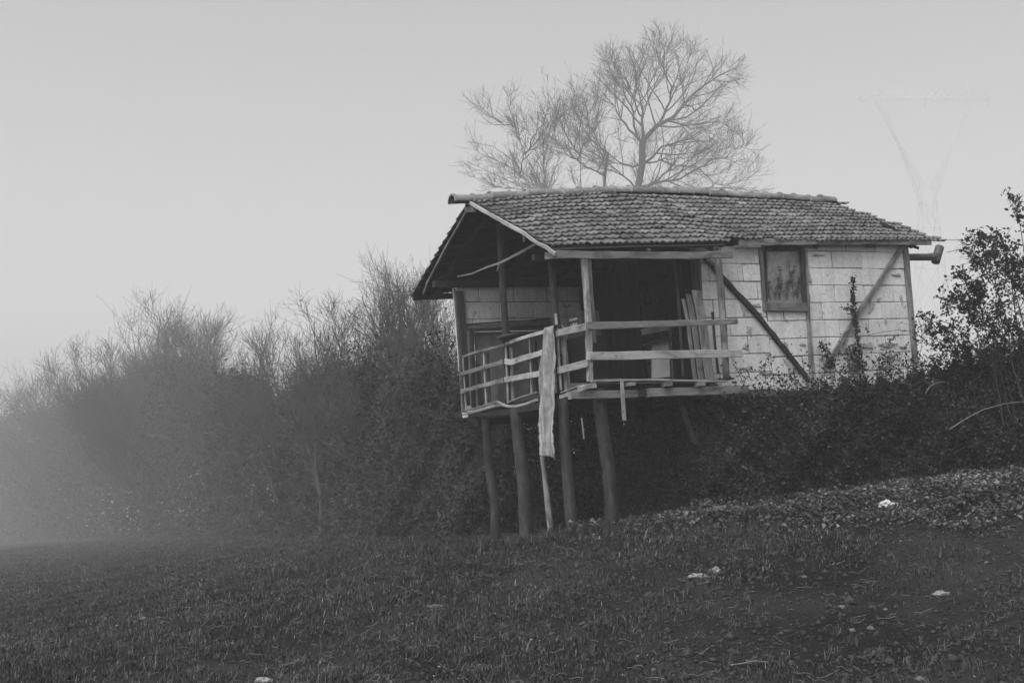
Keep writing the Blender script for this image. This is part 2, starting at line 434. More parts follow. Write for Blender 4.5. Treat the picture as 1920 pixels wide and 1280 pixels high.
# ridge tiles
for k in range(24):
    a0 = -.75 + k * .327; a1 = a0 + .36
    if a1 > 7.15: break
    vs = []; fs = []; n = 10; ja = random.gauss(0, .008)
    prof = [(0, 1.0), (.03, 1.22), (.07, 1.22), (.075, 1.0), (1.0, .90)]
    for t_, s_ in prof:
        a = a0 + (a1 - a0) * t_
        cz = float(ridge_c(a)) - .02 + ja + (.05 if k == 0 and t_ > 2 else 0)
        for m in range(n + 1):
            th = math.pi * (m / n) * 1.1 - .05 * math.pi
            vs.append((a, RB + .115 * s_ * math.cos(th) + ja, cz + .095 * s_ * math.sin(th)))
    nn_ = len(vs)
    vs += [(v[0], RB + (v[1] - RB) * .86, cz2) for v, cz2 in zip(vs, [v[2] - .013 for v in vs])]
    for r in range(len(prof) - 1):
        for m in range(n):
            i = r * (n + 1) + m; fs += [(i, i + 1, i + n + 2, i + n + 1), (nn_ + i, nn_ + i + n + 1, nn_ + i + n + 2, nn_ + i + 1)]
    for m in range(n):
        fs.append((m, nn_ + m, nn_ + m + 1, m + 1)); q = (len(prof) - 1) * (n + 1) + m; fs.append((q, q + 1, nn_ + q + 1, nn_ + q))
    mb = MB(); mb.add(vs, fs, [[(vs[i][0], vs[i][1]) for i in f_] for f_ in fs]); part(mb, "ridge_tile", M_ridge)
# verge boards at the gable
board("verge_board", [(880, 380), (935, 411), (981, 437), (1007, 456), (1024, 463), (1041, 477)], 0, -.47, .055, .03, M_light, jit=.004)
board("verge_block", [(874, 393), (890, 392)], 0, -.43, .085, .05, M_light)
board("verge_board", [(874, 397), (838, 460), (801, 531)], 0, -.40, .032, .03, M_mid)
board("batten_end", [(801, 530), (799, 538), (794, 551)], 0, -.42, .03, .03, M_mid)
board("bent_batten", [(1007, 456), (975, 474), (937, 493), (911, 502), (884, 513), (858, 519)], 0, -.06, .045, .02, M_light, taper=.5)
board("gable_strut", [(937, 494), (932, 508)], 0, -.08, .03, .02, M_mid)
board("gable_strut", [(982, 440), (983, 453)], 0, -.40, .035, .03, M_mid)
board("wall_plate", [(1024, 480), (1040, 479)], 0, -.33, .10, .05, M_light)
mb = MB(); mb.beam([(-.3, .68, 1.86), (3, .68, 1.92)], .09, .09, (0, 0, 1)); part(mb, "wall_plate", M_dark)
mb = MB(); mb.beam([(-.4, 3.62, 1.98), (3, 3.62, 2.0), (6.9, 3.62, 2.0)], .1, .1, (0, 0, 1)); part(mb, "wall_plate", M_dark)
mb = MB(); mb.beam([(-.42, 4.38, float(far_c(-.4, 4.38)) - .06), (7, 4.38, float(far_c(7, 4.38)) - .06)], .1, .03, NL); part(mb, "eave_board", M_dark)
# eave boards of the long side
eb1 = board("eave_board", [(1040, 477), (1100, 478), (1200, 479), (1290, 480), (1373, 477)], 1, -.13, .105, .04, M_mid, jit=.006)
board("eave_board", [(1375, 463), (1395, 462), (1427, 463)], 1, .10, .05, .02, M_mid, taper=.6)
board("eave_board", [(1385, 455), (1550, 453), (1650, 453), (1745, 454)], 1, .27, .105, .04, M_mid, jit=.006)
board("eave_lath", [(1706, 459), (1722, 465)], 1, .35, .05, .03, M_dark)
# broken tile lying askew near the right end; a loose tile near the ridge's end
def loose(name, p, sz, rot, mat):
    mb = MB(); n = 8
    vs = [((i / n - .5) * sz[0], y * sz[1], .015 * math.cos(i / n * 4 * math.pi) + z) for z in (0, -.014) for y in (-.5, .5) for i in range(n + 1)]
    fs = []
    m = n + 1
    for i in range(n):
        fs += [(i, i + 1, m + i + 1, m + i), (2 * m + i, 3 * m + i, 3 * m + i + 1, 2 * m + i + 1), (i, 2 * m + i, 2 * m + i + 1, i + 1), (m + i, m + i + 1, 3 * m + i + 1, 3 * m + i)]
    R_ = Matrix.Rotation(rot[2], 3, 'Z') @ Matrix.Rotation(rot[0], 3, 'X') @ Matrix.Rotation(rot[1], 3, 'Y')
    vs = [tuple(R_ @ Vector(v) + Vector(p)) for v in vs]
    mb.add(vs, fs, [[(vs[i][0], vs[i][1]) for i in f_] for f_ in fs]); return mb.build(name, mat, None, HMAT)
def on_roof(a, b, dz=.04): return (a, b, float(near_c(a, b)) + dz)
tag(loose("roof_tile", on_roof(6.95, .72, .07), (.30, .30), (.55, .06, .35), M_ridge), "pale loose tile lying crooked on the roof near its right-hand eave", "tile")
tag(loose("roof_tile", on_roof(7.12, 2.0, .06), (.26, .24), (.25, .05, -.2), M_tile), "dark broken tile lying where the row of ridge tiles stops", "tile")

# block walls ------------------------------------------------------------
BH = .280; BL = .66
def blocks(mb, axis_, val, u0, u1, z0, ztop, depth, phase=0., zoff=0., holes=(), normal=-1, split=None):
    """courses of blocks; axis_ 1: wall in plane b=val running along a; axis_ 0: plane a=val running along b"""
    z = zoff; r = 0
    while z < 3.2:
        lo = max(z, z0); off = (phase + (r % 2) * BL * .46 + random.uniform(-.05, .05)) % BL
        us = [u0] + [u for u in np.arange(u0 - BL + off, u1 + BL, BL) if u0 + .05 < u < u1 - .05] + [u1]
        for a, b in zip(us, us[1:]):
            zt = min(z + BH, min(ztop(a), ztop(b)))
            if zt - lo < .03: continue
            segs = [(a, b, lo, zt)]
            for (h0, h1, hz0, hz1) in holes:
                ns = []
                for (s0, s1, t0, t1) in segs:
                    if s1 <= h0 or s0 >= h1 or t1 <= hz0 or t0 >= hz1: ns.append((s0, s1, t0, t1)); continue
                    if s0 < h0: ns.append((s0, h0, t0, t1))
                    if s1 > h1: ns.append((h1, s1, t0, t1))
                    if t0 < hz0: ns.append((max(s0, h0), min(s1, h1), t0, hz0))
                    if t1 > hz1: ns.append((max(s0, h0), min(s1, h1), hz1, t1))
                segs = ns
            for (s0, s1, t0, t1) in segs:
                if s1 - s0 < .03 or t1 - t0 < .03: continue
                gp_ = random.uniform(.0035, .0085); d = random.uniform(-.006, .006)
                lo_ = (s0 + gp_, t0 + gp_); hi_ = (s1 - gp_, t1 - gp_)
                if axis_ == 1: rbox(mb, (lo_[0], val + d, lo_[1]), (hi_[0], val + depth, hi_[1]))
                else: rbox(mb, (val + d, lo_[0], lo_[1]), (val + depth, hi_[0], hi_[1]))
        z += BH; r += 1
def rbox(mb, lo, hi, ch=.007):
    lo = np.array(lo); hi = np.array(hi); ax = 1 if True else 0
    c = (lo + hi) / 2; h = (hi - lo) / 2; vs = []
    for sx in (-1, 1):
        for sy in (-1, 1):
            for sz in (-1, 1):
                s_ = np.array([sx, sy, sz]); j = np.array([random.uniform(-.003, .003) for _ in range(3)])
                for k in range(3):
                    q = h - ch; q = q.copy(); q[k] = h[k]; vs.append(c + s_ * q + j)
    idx = lambda sx, sy, sz, k: ((sx * 2 + sy) * 2 + sz) * 3 + k
    fs = []
    for s_ in (0, 1):
        fs.append([idx(s_, 0, 0, 0), idx(s_, 1, 0, 0), idx(s_, 1, 1, 0), idx(s_, 0, 1, 0)][::(1 if s_ else -1)])
        fs.append([idx(0, s_, 0, 1), idx(1, s_, 0, 1), idx(1, s_, 1, 1), idx(0, s_, 1, 1)][::(-1 if s_ else 1)])
        fs.append([idx(0, 0, s_, 2), idx(1, 0, s_, 2), idx(1, 1, s_, 2), idx(0, 1, s_, 2)][::(1 if s_ else -1)])
    for p in (0, 1):
        for q in (0, 1):
            fs.append([idx(p, q, 0, 0), idx(p, q, 1, 0), idx(p, q, 1, 1), idx(p, q, 0, 1)])
            fs.append([idx(p, 0, q, 0), idx(p, 1, q, 0), idx(p, 1, q, 2), idx(p, 0, q, 2)])
            fs.append([idx(0, p, q, 1), idx(1, p, q, 1), idx(1, p, q, 2), idx(0, p, q, 2)])
    for p in (0, 1):
        for q in (0, 1):
            for r in (0, 1): fs.append([idx(p, q, r, 0), idx(p, q, r, 1), idx(p, q, r, 2)])
    fs = [tuple(f_) for f_ in fs]
    mb.add(vs, fs, [[(vs[i][0], vs[i][2]) for i in f_] for f_ in fs])
RE = 6.85
WIN = (3.70, 4.55, 1.13, 2.12)
mb = MB()
blocks(mb, 1, .40, 2.42, 3.68, -.25, lambda a: 2.03, .18, .2, -.28 + .075, holes=[WIN])
blocks(mb, 1, .40, 3.68, 4.56, -.25, lambda a: 2.06, .18, .35, -.28 + .015, holes=[WIN])
blocks(mb, 1, .40, 4.56, RE, -.25, lambda a: 2.12, .18, .33, -.28 + .02)
part(mb, "front_wall", M_wall)
mb = MB()
for lo, hi in [((2.44, .415, -.3), (WIN[0], .57, 2.0)), ((WIN[1], .415, -.3), (RE - .02, .57, 2.1)), ((WIN[0], .415, -.3), (WIN[1], .57, WIN[2]))]: mb.box(lo, hi)
part(mb, "wall_mortar", M_mortar)
mb = MB()
REARWIN = (.28, 1.75, .0, 1.22)
blocks(mb, 1, W, .03, RE, -.2, lambda a: 1.95, .18, .1, -.27, holes=[REARWIN])
part(mb, "rear_wall", M_wall)
mb = MB()
for lo, hi in [((.05, W + .02, -.2), (.28, W + .15, 1.95)), ((1.75, W + .02, -.2), (RE, W + .15, 1.95)), ((.28, W + .02, 1.22), (1.75, W + .15, 1.95))]: mb.box(lo, hi)
part(mb, "wall_mortar", M_mortar)
mb = MB()
gt = lambda b: 2.1 + (1.15 if b is None else max(0, 1.1 - abs(b - RB) * .62))
blocks(mb, 0, RE + .0, .58, W, -.2, gt, -.16, .1, -.2)
part(mb, "end_wall", M_wall)
mb = MB(); mb.box((RE - .18, .6, -.25), (RE - .165, W - .01, 2.05)); part(mb, "wall_mortar", M_mortar)
# inner wall of dark boards with a doorway, closing the room behind the porch
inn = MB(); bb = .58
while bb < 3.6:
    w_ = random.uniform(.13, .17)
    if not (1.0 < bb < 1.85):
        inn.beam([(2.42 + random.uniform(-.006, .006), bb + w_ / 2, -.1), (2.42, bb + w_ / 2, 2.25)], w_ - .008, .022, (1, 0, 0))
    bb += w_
part(inn, "inner_wall", M_black)
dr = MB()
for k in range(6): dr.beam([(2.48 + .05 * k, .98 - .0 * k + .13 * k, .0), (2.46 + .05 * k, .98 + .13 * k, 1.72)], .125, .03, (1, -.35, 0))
d0 = part(dr, "inner_door", M_black)
mb = MB(); mb.log([(2.42, 1.6, .85), (2.38, 1.6, .87), (2.38, 1.68, .87)], .012, .012, sides=6); mb.build("door_handle", M_iron, d0)
for pts, w_ in [([(1162, 505), (1166, 565), (1170, 628)], .05), ([(1174, 500), (1179, 560), (1184, 625)], .035)]:
    board("door_frame", pts, 1, 2.6, w_, .04, M_mid)
for pts, w_ in [([(1266, 485), (1271, 545), (1275, 600), (1281, 705)], .04), ([(1280, 485), (1284, 560), (1287, 600), (1296, 706)], .035)]:
    board("door_frame", pts, 1, .9, w_, .03, M_mid)
board("door_frame", [(1105, 508), (1160, 505)], 1, 2.55, .05, .04, M_dark)
board("corner_post", [(1301, 482), (1305, 540), (1316, 712)], 1, .36, .10, .09, M_dark)
board("corner_post", [(1310, 483), (1314, 560), (1320, 640), (1326, 712)], 1, .375, .045, .05, M_mid)
# rear-wall window seen through the porch
rw = board("rear_window", [(884, 619), (1030, 612)], 1, W - .05, .05, .06, M_dark)
tag(rw)
board("window_jamb", [(884, 622), (888, 765)], 1, W - .06, .07, .05, M_dark, rw)
board("window_jamb", [(1026, 616), (1034, 735)], 1, W - .06, .06, .05, M_dark, rw)
board("window_jamb", [(955, 622), (962, 752)], 1, W - .06, .05, .05, M_dark, rw)
mb = MB(); mb.box((.3, W + .03, -.05), (1.74, W + .045, 1.2)); mb.build("window_pane", speck("boarded_pane", .10, .2, 6, .6), rw)
board("window_ledge", [(876, 613), (945, 611), (1032, 603)], 1, W - .04, .07, .05, M_mid)
board("window_ledge", [(874, 608), (1032, 598)], 1, W - .05, .02, .06, M_dark)
for x0, y0, x1, y1, w_ in [(922, 676, 930, 752, .15), (896, 682, 901, 760, .08), (1002, 640, 1006, 735, .1)]:
    board("window_board", [(x0, y0), (x1, y1)], 1, W - .14, w_, .02, M_mid if w_ > .12 else M_dark)

# timber frame of the front wall
board("wall_post", [(1425, 461), (1428, 500), (1434, 582)], 1, .385, .065, .05, M_mid)
fm = board("window_frame", [(1437, 466), (1503, 465)], 1, .40, .06, .05, M_dark)
board("window_jamb", [(1435, 468), (1437, 570)], 1, .41, .03, .05, M_dark, fm)
board("window_jamb", [(1504, 466), (1509, 572)], 1, .375, .075, .06, M_dark, fm)
board("window_sill", [(1436, 575), (1511, 576)], 1, .375, .14, .06, M_mid, fm)
mb = MB(); mb.box((WIN[0] + .01, .44, WIN[2] + .02), (WIN[1] - .01, .45, WIN[3] - .05)); mb.build("window_pane", M_pane, fm)
board("wall_post", [(1509, 462), (1512, 530), (1515, 590), (1519, 650), (1523, 715)], 1, .38, .07, .05, M_mid, jit=.008)
b1 = board("brace", [(1322, 482), (1337, 500), (1357, 523), (1380, 548), (1400, 569), (1419, 590), (1450, 628), (1482, 668), (1516, 712)], 1, .362, .075, .05, M_dark, jit=.010, sub=.12)
board("brace", [(1693, 461), (1660, 510), (1620, 572), (1588, 622), (1548, 686)], 1, .362, .08, .045, M_mid, jit=.006)
board("corner_post", [(1697, 460), (1702, 520), (1708, 590), (1717, 690)], 1, .37, .085, .08, M_mid, jit=.004)
# smeared mortar patches along the timbers
def patch(x, y, rx, ry, rot=0, val=.385, name="mortar_patch"):
    c = hit(x, y, 1, val); n = 22; ring = []
    for k in range(n):
        th = 2 * math.pi * k / n; rr = 1 + .28 * math.sin(th * 3 + x) + .2 * math.sin(th * 7 + y) + random.uniform(-.1, .1)
        u, v_ = rx * rr * math.cos(th), ry * rr * math.sin(th)
        ring.append((u * math.cos(rot) - v_ * math.sin(rot), u * math.sin(rot) + v_ * math.cos(rot)))
    vs = [(c[0], c[1] - .008, c[2])] + [(c[0] + u * .75, c[1] - .006, c[2] + v_ * .75) for u, v_ in ring] + [(c[0] + u, c[1] + .012, c[2] + v_) for u, v_ in ring]
    fs = [(0, 1 + (k + 1) % n, 1 + k) for k in range(n)] + [(1 + k, 1 + (k + 1) % n, 1 + n + (k + 1) % n, 1 + n + k) for k in range(n)]
    fs = [f_[::-1] for f_ in fs]
    mb = MB(); mb.add(vs, fs, [[(vs[i][0], vs[i][2]) for i in f_] for f_ in fs]); part(mb, name, M_patch)
for a_ in [(1395, 580, .05, .10), (1407, 620, .035, .08), (1399, 650, .05, .05), (1418, 572, .10, .03), (1425, 587, .06, .02), (1482, 685, .13, .06, -.6), (1485, 694, .06, .04),
           (1634, 575, .05, .12, -.5), (1625, 612, .035, .06), (1583, 645, .09, .09), (1625, 648, .16, .05), (1665, 646, .20, .045), (1695, 650, .08, .03), (1682, 515, .10, .025),
           (1518, 520, .04, .10), (1516, 555, .035, .12), (1505, 645, .06, .03), (1592, 690, .05, .04), (1475, 645, .04, .012, -.8), (1452, 628, .03, .05, .4), (1580, 660, .13, .035), (1400, 690, .10, .03), (1440, 700, .14, .025), (1540, 672, .05, .03), (1660, 600, .03, .05), (1690, 560, .025, .08), (1648, 560, .05, .02, .5), (1475, 600, .05, .015), (1535, 478, .12, .02)]:
    patch(*a_)

# stove pipe with an elbow
sp = logp("stovepipe", [hit(1690, 482, 1, .9), hit(1748, 482, 1, .9)], .062, .062, M_iron, sides=16, jit=.01)
P = [hit(1762, 463, 1, .9), hit(1757, 480, 1, .9), hit(1754, 492, 1, .9)]
logp("pipe_elbow", P, .078, .074, M_iron, sp, sides=16, jit=.01, sub=.05)
logp("pipe_joint", [hit(1742, 482, 1, .9), hit(1756, 480, 1, .9)], .066, .072, M_iron, sp, sides=16, jit=.01)

# porch -------------------------------------------------------------------
# upright logs / posts above the deck
logp("porch_post", [hit(1033, 484, 0, .0), hit(1038, 545, 0, 0), hit(1045, 618, 0, .02), hit(1052, 740, 0, .04)], .052, .06, M_log)
logp("porch_post", [hit(936, 420, 0, .03), hit(943, 545, 0, .03), hit(948, 620, 0, .03), hit(955, 760, 0, .03)], .05, .055, M_dark)
board("porch_post", [(860, 546), (866, 620), (873, 772)], 0, .05, .12, .12, M_dark)
board("porch_post", [(852, 541), (858, 620), (868, 773)], 0, -.03, .022, .03, M_mid)
board("porch_post", [(1095, 486), (1099, 545), (1103, 600), (1106, 715)], 1, -.02, .075, .07, M_light)
board("porch_post", [(1104, 486), (1108, 545), (1113, 600), (1116, 642)], 1, .06, .07, .03, M_mid, taper=.5)
logp("porch_post", [hit(1346, 481, 1, .02), hit(1351, 540, 1, .02), hit(1356, 600, 1, .02), hit(1362, 712, 1, .02)], .055, .052, M_mid, jit=.05)
board("knee_board", [(1322, 482), (1340, 497)], 1, .1, .05, .03, M_mid)
# hand rails
def gr(name, pts, w_, val=-.06, mat=M_light, **k): return board(name, pts, 0, val, w_, .025, mat, **k)
gr("rail", [(867, 669), (890, 661), (917, 654), (946, 647)], .045, mat=M_mid)
gr("rail", [(948, 645), (976, 635), (1011, 624), (1040, 618)], .055)
gr("rail", [(1040, 625), (1070, 619), (1100, 612)], .10)
gr("rail", [(865, 701), (885, 695), (906, 689), (944, 678)], .07, mat=M_mid)
gr("rail", [(947, 677), (958, 679), (979, 672), (1008, 664), (1030, 656)], .085)
gr("rail", [(1046, 695), (1103, 680)], .105)
gr("rail", [(866, 734), (900, 724), (945, 712)], .07, mat=M_mid)
gr("rail", [(947, 712), (980, 706), (1009, 701), (1030, 695)], .085)
board("rail", [(1101, 611), (1170, 609), (1250, 607), (1340, 604), (1382, 602)], 1, -.075, .105, .03, M_mid, taper=.75)
board("rail", [(1104, 668), (1200, 666), (1300, 664), (1391, 662)], 1, -.075, .115, .028, M_light)
# balusters
for pts, w_, m_ in [([(868, 670), (871, 720), (874, 768)], .02, M_light), ([(907, 658), (909, 700), (912, 758)], .03, M_light),
                    ([(948, 642), (951, 700), (953, 756)], .035, M_light), ([(993, 628), (995, 680), (997, 738)], .022, M_light),
                    ([(1042, 588), (1045, 618), (1048, 680), (1052, 731)], .035, M_light)]:
    gr("baluster", pts, w_, -.03, m_)
for pts, w_ in [([(914, 660), (919, 758)], .07), ([(958, 645), (962, 752)], .09), ([(1001, 632), (1004, 740)], .06), ([(1057, 632), (1062, 735)], .09)]:
    board("baluster_shade_board", pts, 0, .02, w_, .02, M_mid if w_ > .08 else M_dark)  # darker wood stands for the balusters' shaded sides; the last is a real board
# deck
mb = MB(); aa = .03
while aa < 2.5:
    w_ = random.uniform(.11, .16)
    def dz(b): return -.05 - .09 * b / W * 1.0 + random.uniform(-.008, .008)
    mb.beam([(aa + w_ / 2, -.05 + random.uniform(-.03, .03), dz(0)), (aa + w_ / 2, 1.2, dz(1.2)), (aa + w_ / 2, 2.4, dz(2.4)), (aa + w_ / 2, 3.6, dz(3.6))], w_ - .01, .025, (0, 0, 1))
    aa += w_
part(mb, "deck", M_dark)
mb = MB(); mb.box((2.5, .55, -.12), (RE - .1, W, -.06)); part(mb, "room_floor", M_black)
for pts, w_, m_ in [([(867, 776), (885, 773), (901, 769), (930, 760)], .04, M_light), ([(869, 770), (897, 764), (918, 757), (932, 752)], .03, M_mid),
                    ([(932, 753), (945, 759), (953, 762), (968, 761), (985, 757), (1008, 749)], .035, M_light), ([(955, 753), (975, 745), (1008, 735)], .025, M_mid),
                    ([(1050, 744), (1069, 738), (1102, 726)], .06, M_light), ([(1052, 736), (1075, 728), (1092, 720)], .018, M_mid)]:
    gr("deck_edge_lath", pts, w_, random.uniform(-.13, -.08), m_)
board("deck_edge_board", [(1108, 714), (1160, 713), (1230, 712), (1300, 714), (1362, 715)], 1, -.10, .028, .05, M_light)
board("deck_edge_board", [(1130, 718), (1250, 717), (1330, 716)], 1, -.07, .025, .04, M_mid)
board("deck_edge_board", [(1085, 729), (1101, 725), (1117, 722)], 1, -.14, .07, .04, M_light)
for x in (1181, 1250, 1312): board("joist", [(x - 7, 721), (x + 7, 720)], 1, -.11, .055, .10, M_mid)
board("floor_beam", [(1068, 741), (1120, 740), (1192, 738)], 1, -.05, .11, .10, M_mid)
board("floor_beam", [(1190, 738), (1213, 737)], 1, .02, .10, .10, M_dark)
board("floor_beam", [(1213, 736), (1290, 734), (1400, 730)], 1, -.04, .12, .10, M_mid)
board("floor_beam", [(858, 778), (960, 772), (1060, 750)], 0, .10, .10, .1, M_dark)
mb = MB(); mb.beam([(.1, 2.2, -.26), (2.6, 2.2, -.22)], .12, .12, (0, 0, 1)); part(mb, "floor_beam", M_dark)
mb = MB(); mb.beam([(.1, 3.5, -.30), (2.6, 3.5, -.24)], .12, .12, (0, 0, 1)); part(mb, "floor_beam", M_dark)
mb = MB(); mb.beam([(2.6, .5, -.2), (RE, .48, -.2)], .16, .14, (0, 1, 0)); part(mb, "floor_beam", M_dark)
# stilts: logs from the ground to the beams
def stilt(pts, val, ax, r0, r1, mat=M_log, foot=True, **k):
    P = [hit(x, y, ax, val) for x, y in pts]
    if foot:
        p = hw(P[-1]); q = p.copy(); q[2] = float(ground_z(p[0], p[1])) - .25; P.append(HI @ (q - HO))
    return logp("stilt", P, r0, r1, mat, **k)
stilt([(1122, 728), (1127, 780), (1133, 825), (1141, 880), (1146, 960), (1149, 1008)], .06, 1, .085, .085, sides=12, sub=.12, jit=.14)
stilt([(1056, 745), (1060, 830), (1066, 900), (1073, 988)], .05, 0, .075, .085, sides=12)
stilt([(966, 764), (972, 830), (981, 900), (987, 1005)], .08, 0, .09, .11, sides=12)
stilt([(910, 785), (915, 850), (920, 900), (928, 950)], .15, 0, .07, .085, sides=12)
stilt([(1016, 845), (1022, 900), (1029, 960), (1034, 1005)], -.02, 0, .035, .05, M_mid, sides=8)
stilt([(1310, 735), (1312, 800)], 1.4, 1, .06, .07)
stilt([(1105, 760), (1110, 830)], 3.4, 1, .06, .07)
for pts, val, w_ in [([(1272, 748), (1303, 832)], .25, .075), ([(1188, 765), (1163, 832)], 1.2, .075), ([(1297, 752), (1262, 800)], .9, .07)]:
    board("strut", pts, 1, val, w_, .05, M_dark)
board("hanging_lath", [(1166, 712), (1168, 750), (1171, 788)], 1, -.15, .06, .015, M_light)
board("hanging_lath", [(1091, 783), (1095, 823)], 1, .3, .02, .015, M_light)

# ------------------------------------------------------------------ loose things on the porch
def hthing(mb, name, mat, label, cat, group=None, smooth=False):
    return tag(mb.build(name, mat, None, HMAT, smooth), label, cat, group)
# strip of cloth thrown over the rail
def cloth():
    mb = MB(); ctr = [(1027, 617), (1027, 640), (1025, 700), (1025, 760), (1026, 800), (1027, 835), (1028, 856)]
    hw_ = [.17, .19, .235, .23, .225, .225, .23]
    P = px(ctr, 0, -.13)
    rows = []
    back = P[0].copy(); back[0] = .02
    t_ = np.linspace(0, len(P) - 1, 40)
    S_ = [np.array([np.interp(t, range(len(P)), [p[i] for p in P]) for i in range(3)]) for t in t_]
    Wd = np.interp(t_, range(len(P)), hw_)
    pre = []
    for k in range(10, 0, -1):       # over the rail and down behind it
        th = min(k / 4, 1) * math.pi; drop = max(0, k - 4) * .06
        q = S_[0].copy(); q[0] = -.055 - .075 * math.cos(th); q[2] += .045 * math.sin(th) - drop; pre.append(q)
    S_ = pre + S_; Wd = np.concatenate([np.full(10, .17), Wd]); n = 13; vs = []; uvr = []; L = 0
    for i, (q, w0) in enumerate(zip(S_, Wd)):
        w0 = w0 * (1 + .05 * math.sin(i * 1.3) + .04 * math.sin(i * 2.9 + 1)) + random.uniform(-.006, .006)
        if i: L += np.linalg.norm(q - S_[i - 1])
        for k in range(n):
            u = (k / (n - 1) - .5) * 2
            fold = .030 * math.cos(u * 4.2 + .6 + L * .8) + .018 * math.sin(u * 9 + L * 2.1) + .010 * math.sin(L * 9 + u * 3)
            skew = .05 * u * max(0, (i - len(S_) + 9)) / 9
            wv = .008 * math.sin(L * 5 + u) 
            vs.append((q[0] - fold * (1 if i > 8 else .3), q[1] - u * w0 - wv, q[2] - skew)); uvr.append((u * w0, L))
    m = len(vs); vs += [(v[0] + .008, v[1], v[2]) for v in vs]; fs = []
    R_ = len(S_)
    for i in range(R_ - 1):
        for k in range(n - 1):
            q = i * n + k; fs += [(q, q + 1, q + n + 1, q + n), (m + q, m + q + n, m + q + n + 1, m + q + 1)]
    for i in range(R_ - 1):
        for k in (0, n - 1): q = i * n + k; fs.append((q, m + q, m + q + n, q + n) if k else (q, q + n, m + q + n, m + q))
    for k in range(n - 1): q = (R_ - 1) * n + k; fs.append((q, q + 1, m + q + 1, m + q))
    uvr = uvr + uvr; mb.add(vs, fs, [[uvr[i] for i in f_] for f_ in fs]); return mb
hthing(cloth(), "cloth_strip", M_cloth, "long pale worn strip of cloth hanging over the porch railing to below the deck", "cloth", smooth=True)
# dark shallow metal lid on the rail
def lid():
    mb = MB(); c = hit(955, 636, 0, -.02); n = 28; vs = []
    prof = [(0, .004), (.10, .0), (.16, .012), (.19, .03), (.20, .045), (.203, .045), (.192, .024), (.16, .002), (.10, -.012), (0, -.012)]
    for r_, z_ in prof:
        for k in range(n):
            th = 2 * math.pi * k / n; x_, y_ = r_ * math.cos(th), r_ * 1.15 * math.sin(th)
            vs.append((c[0] + x_ + .03, c[1] + y_, c[2] + z_ + .012 - .12 * (-x_) * .3 - y_ * .06))
    fs = []
    for r in range(len(prof) - 1):
        for k in range(n): a_, b_ = r * n + k, r * n + (k + 1) % n; fs.append((a_, a_ + n, b_ + n, b_))
    mb.add(vs, fs, [[(vs[i][0], vs[i][1]) for i in f_] for f_ in fs]); return mb
hthing(lid(), "metal_lid", M_iron, "dark round shallow metal lid lying on the gable-side railing", "lid", smooth=True)
# planks leaning at the room's corner
for i, (pts, w_, v_, lab, m_) in enumerate([([(1290, 558), (1294, 600), (1303, 711)], .06, .16, "narrow leaning plank, leftmost of the three stood against the porch corner", M_mid),
                                        ([(1300, 549), (1305, 600), (1315, 712)], .095, .12, "middle one of the three grey planks leaning at the porch corner", M_mid),
                                        ([(1315, 542), (1321, 600), (1331, 711)], .165, .08, "widest grey plank leaning at the porch corner beside the round post", M_mid)]):
    mb = MB(); P = px(pts, 1, v_); P = [p + np.array([0, (1 - k / 2) * .12, 0]) for k, p in enumerate(P)]
    mb.beam(P, w_, .022, NL, endcut=.12 if i else .02); hthing(mb, "leaning_plank", m_, lab, "plank", "planks leaning at the porch corner")
mb = MB(); mb.beam(px([(1336, 585), (1340, 640), (1347, 700)], 1, .2), .04, .03, NL); hthing(mb, "leaning_plank", M_dark, "thin dark plank standing between the wide grey plank and the round post", "plank", "planks leaning at the porch corner")
# white panel
mb = MB(); A0 = [hit(x, y, 1, .9) for x, y in [(1223, 641), (1254, 633), (1257, 706), (1223, 709)]]
vs = A0 + [p + np.array([.02, .05, 0]) for p in A0]
mb.add(vs, [(0, 3, 2, 1), (4, 5, 6, 7), (0, 1, 5, 4), (1, 2, 6, 5), (2, 3, 7, 6), (3, 0, 4, 7)], [[(0, 0), (0, .5), (.3, .5), (.3, 0)]] * 6)
hthing(mb, "white_panel", speck("chipped_white_board", .5, .65, 6, .6), "white board standing on the porch floor behind the lower rail", "board")
mb = MB(); mb.beam(px([(1204, 623), (1254, 613)], 1, .85), .09, .03, NL); 
o = hthing(mb, "shelf_board", M_mid, "grey slanting board lying across the white board on the porch", "board")
mb = MB(); mb.beam(px([(1214, 645), (1256, 633)], 1, .88), .02, .25, NL); hthing(mb, "table_top", M_dark, "dark thin board resting on top of the white upright board", "board")
mb = MB(); mb.beam(px([(1256, 600), (1258, 640), (1261, 708)], 1, .80), .02, .02, NL); hthing(mb, "wooden_stick", M_mid, "thin upright stick standing beside the white board", "stick")
# crate with two lines of white print
bx = MB(); c = hit(1074, 618, 0, .25)
bx.box((c[0], c[1] - .26, c[2] - .12), (c[0] + .30, c[1] + .13, c[2] + .24))
crate = hthing(bx, "printed_box", speck("dark_card", .03, .05, 8), "dark box with two lines of white print standing behind the gable rail", "box")
M_print = speck("white_print", .6, .7, 20)
for k, (txt, size, yo, zo) in enumerate([("manzana", .062, .07, .13), ("y elron", .062, .045, .055)]):
    fc = bpy.data.curves.new("print_line", 'FONT'); fc.body = txt; fc.size = size; fc.extrude = .0008; fc.align_x = 'LEFT'; fc.shear = 0
    to = bpy.data.objects.new("print_line", fc); COL.objects.link(to); dg = bpy.context.evaluated_depsgraph_get()
    me = bpy.data.meshes.new_from_object(to.evaluated_get(dg)); bpy.data.objects.remove(to)
    me.materials.clear(); me.materials.append(M_print)
    mo = bpy.data.objects.new("printed_text", me); COL.objects.link(mo); mo.parent = crate
    R4 = Matrix(((0, 0, -1, c[0] - .004), (-1, 0, 0, c[1] + yo), (0, 1, 0, c[2] + zo), (0, 0, 0, 1)))
    mo.matrix_local = R4
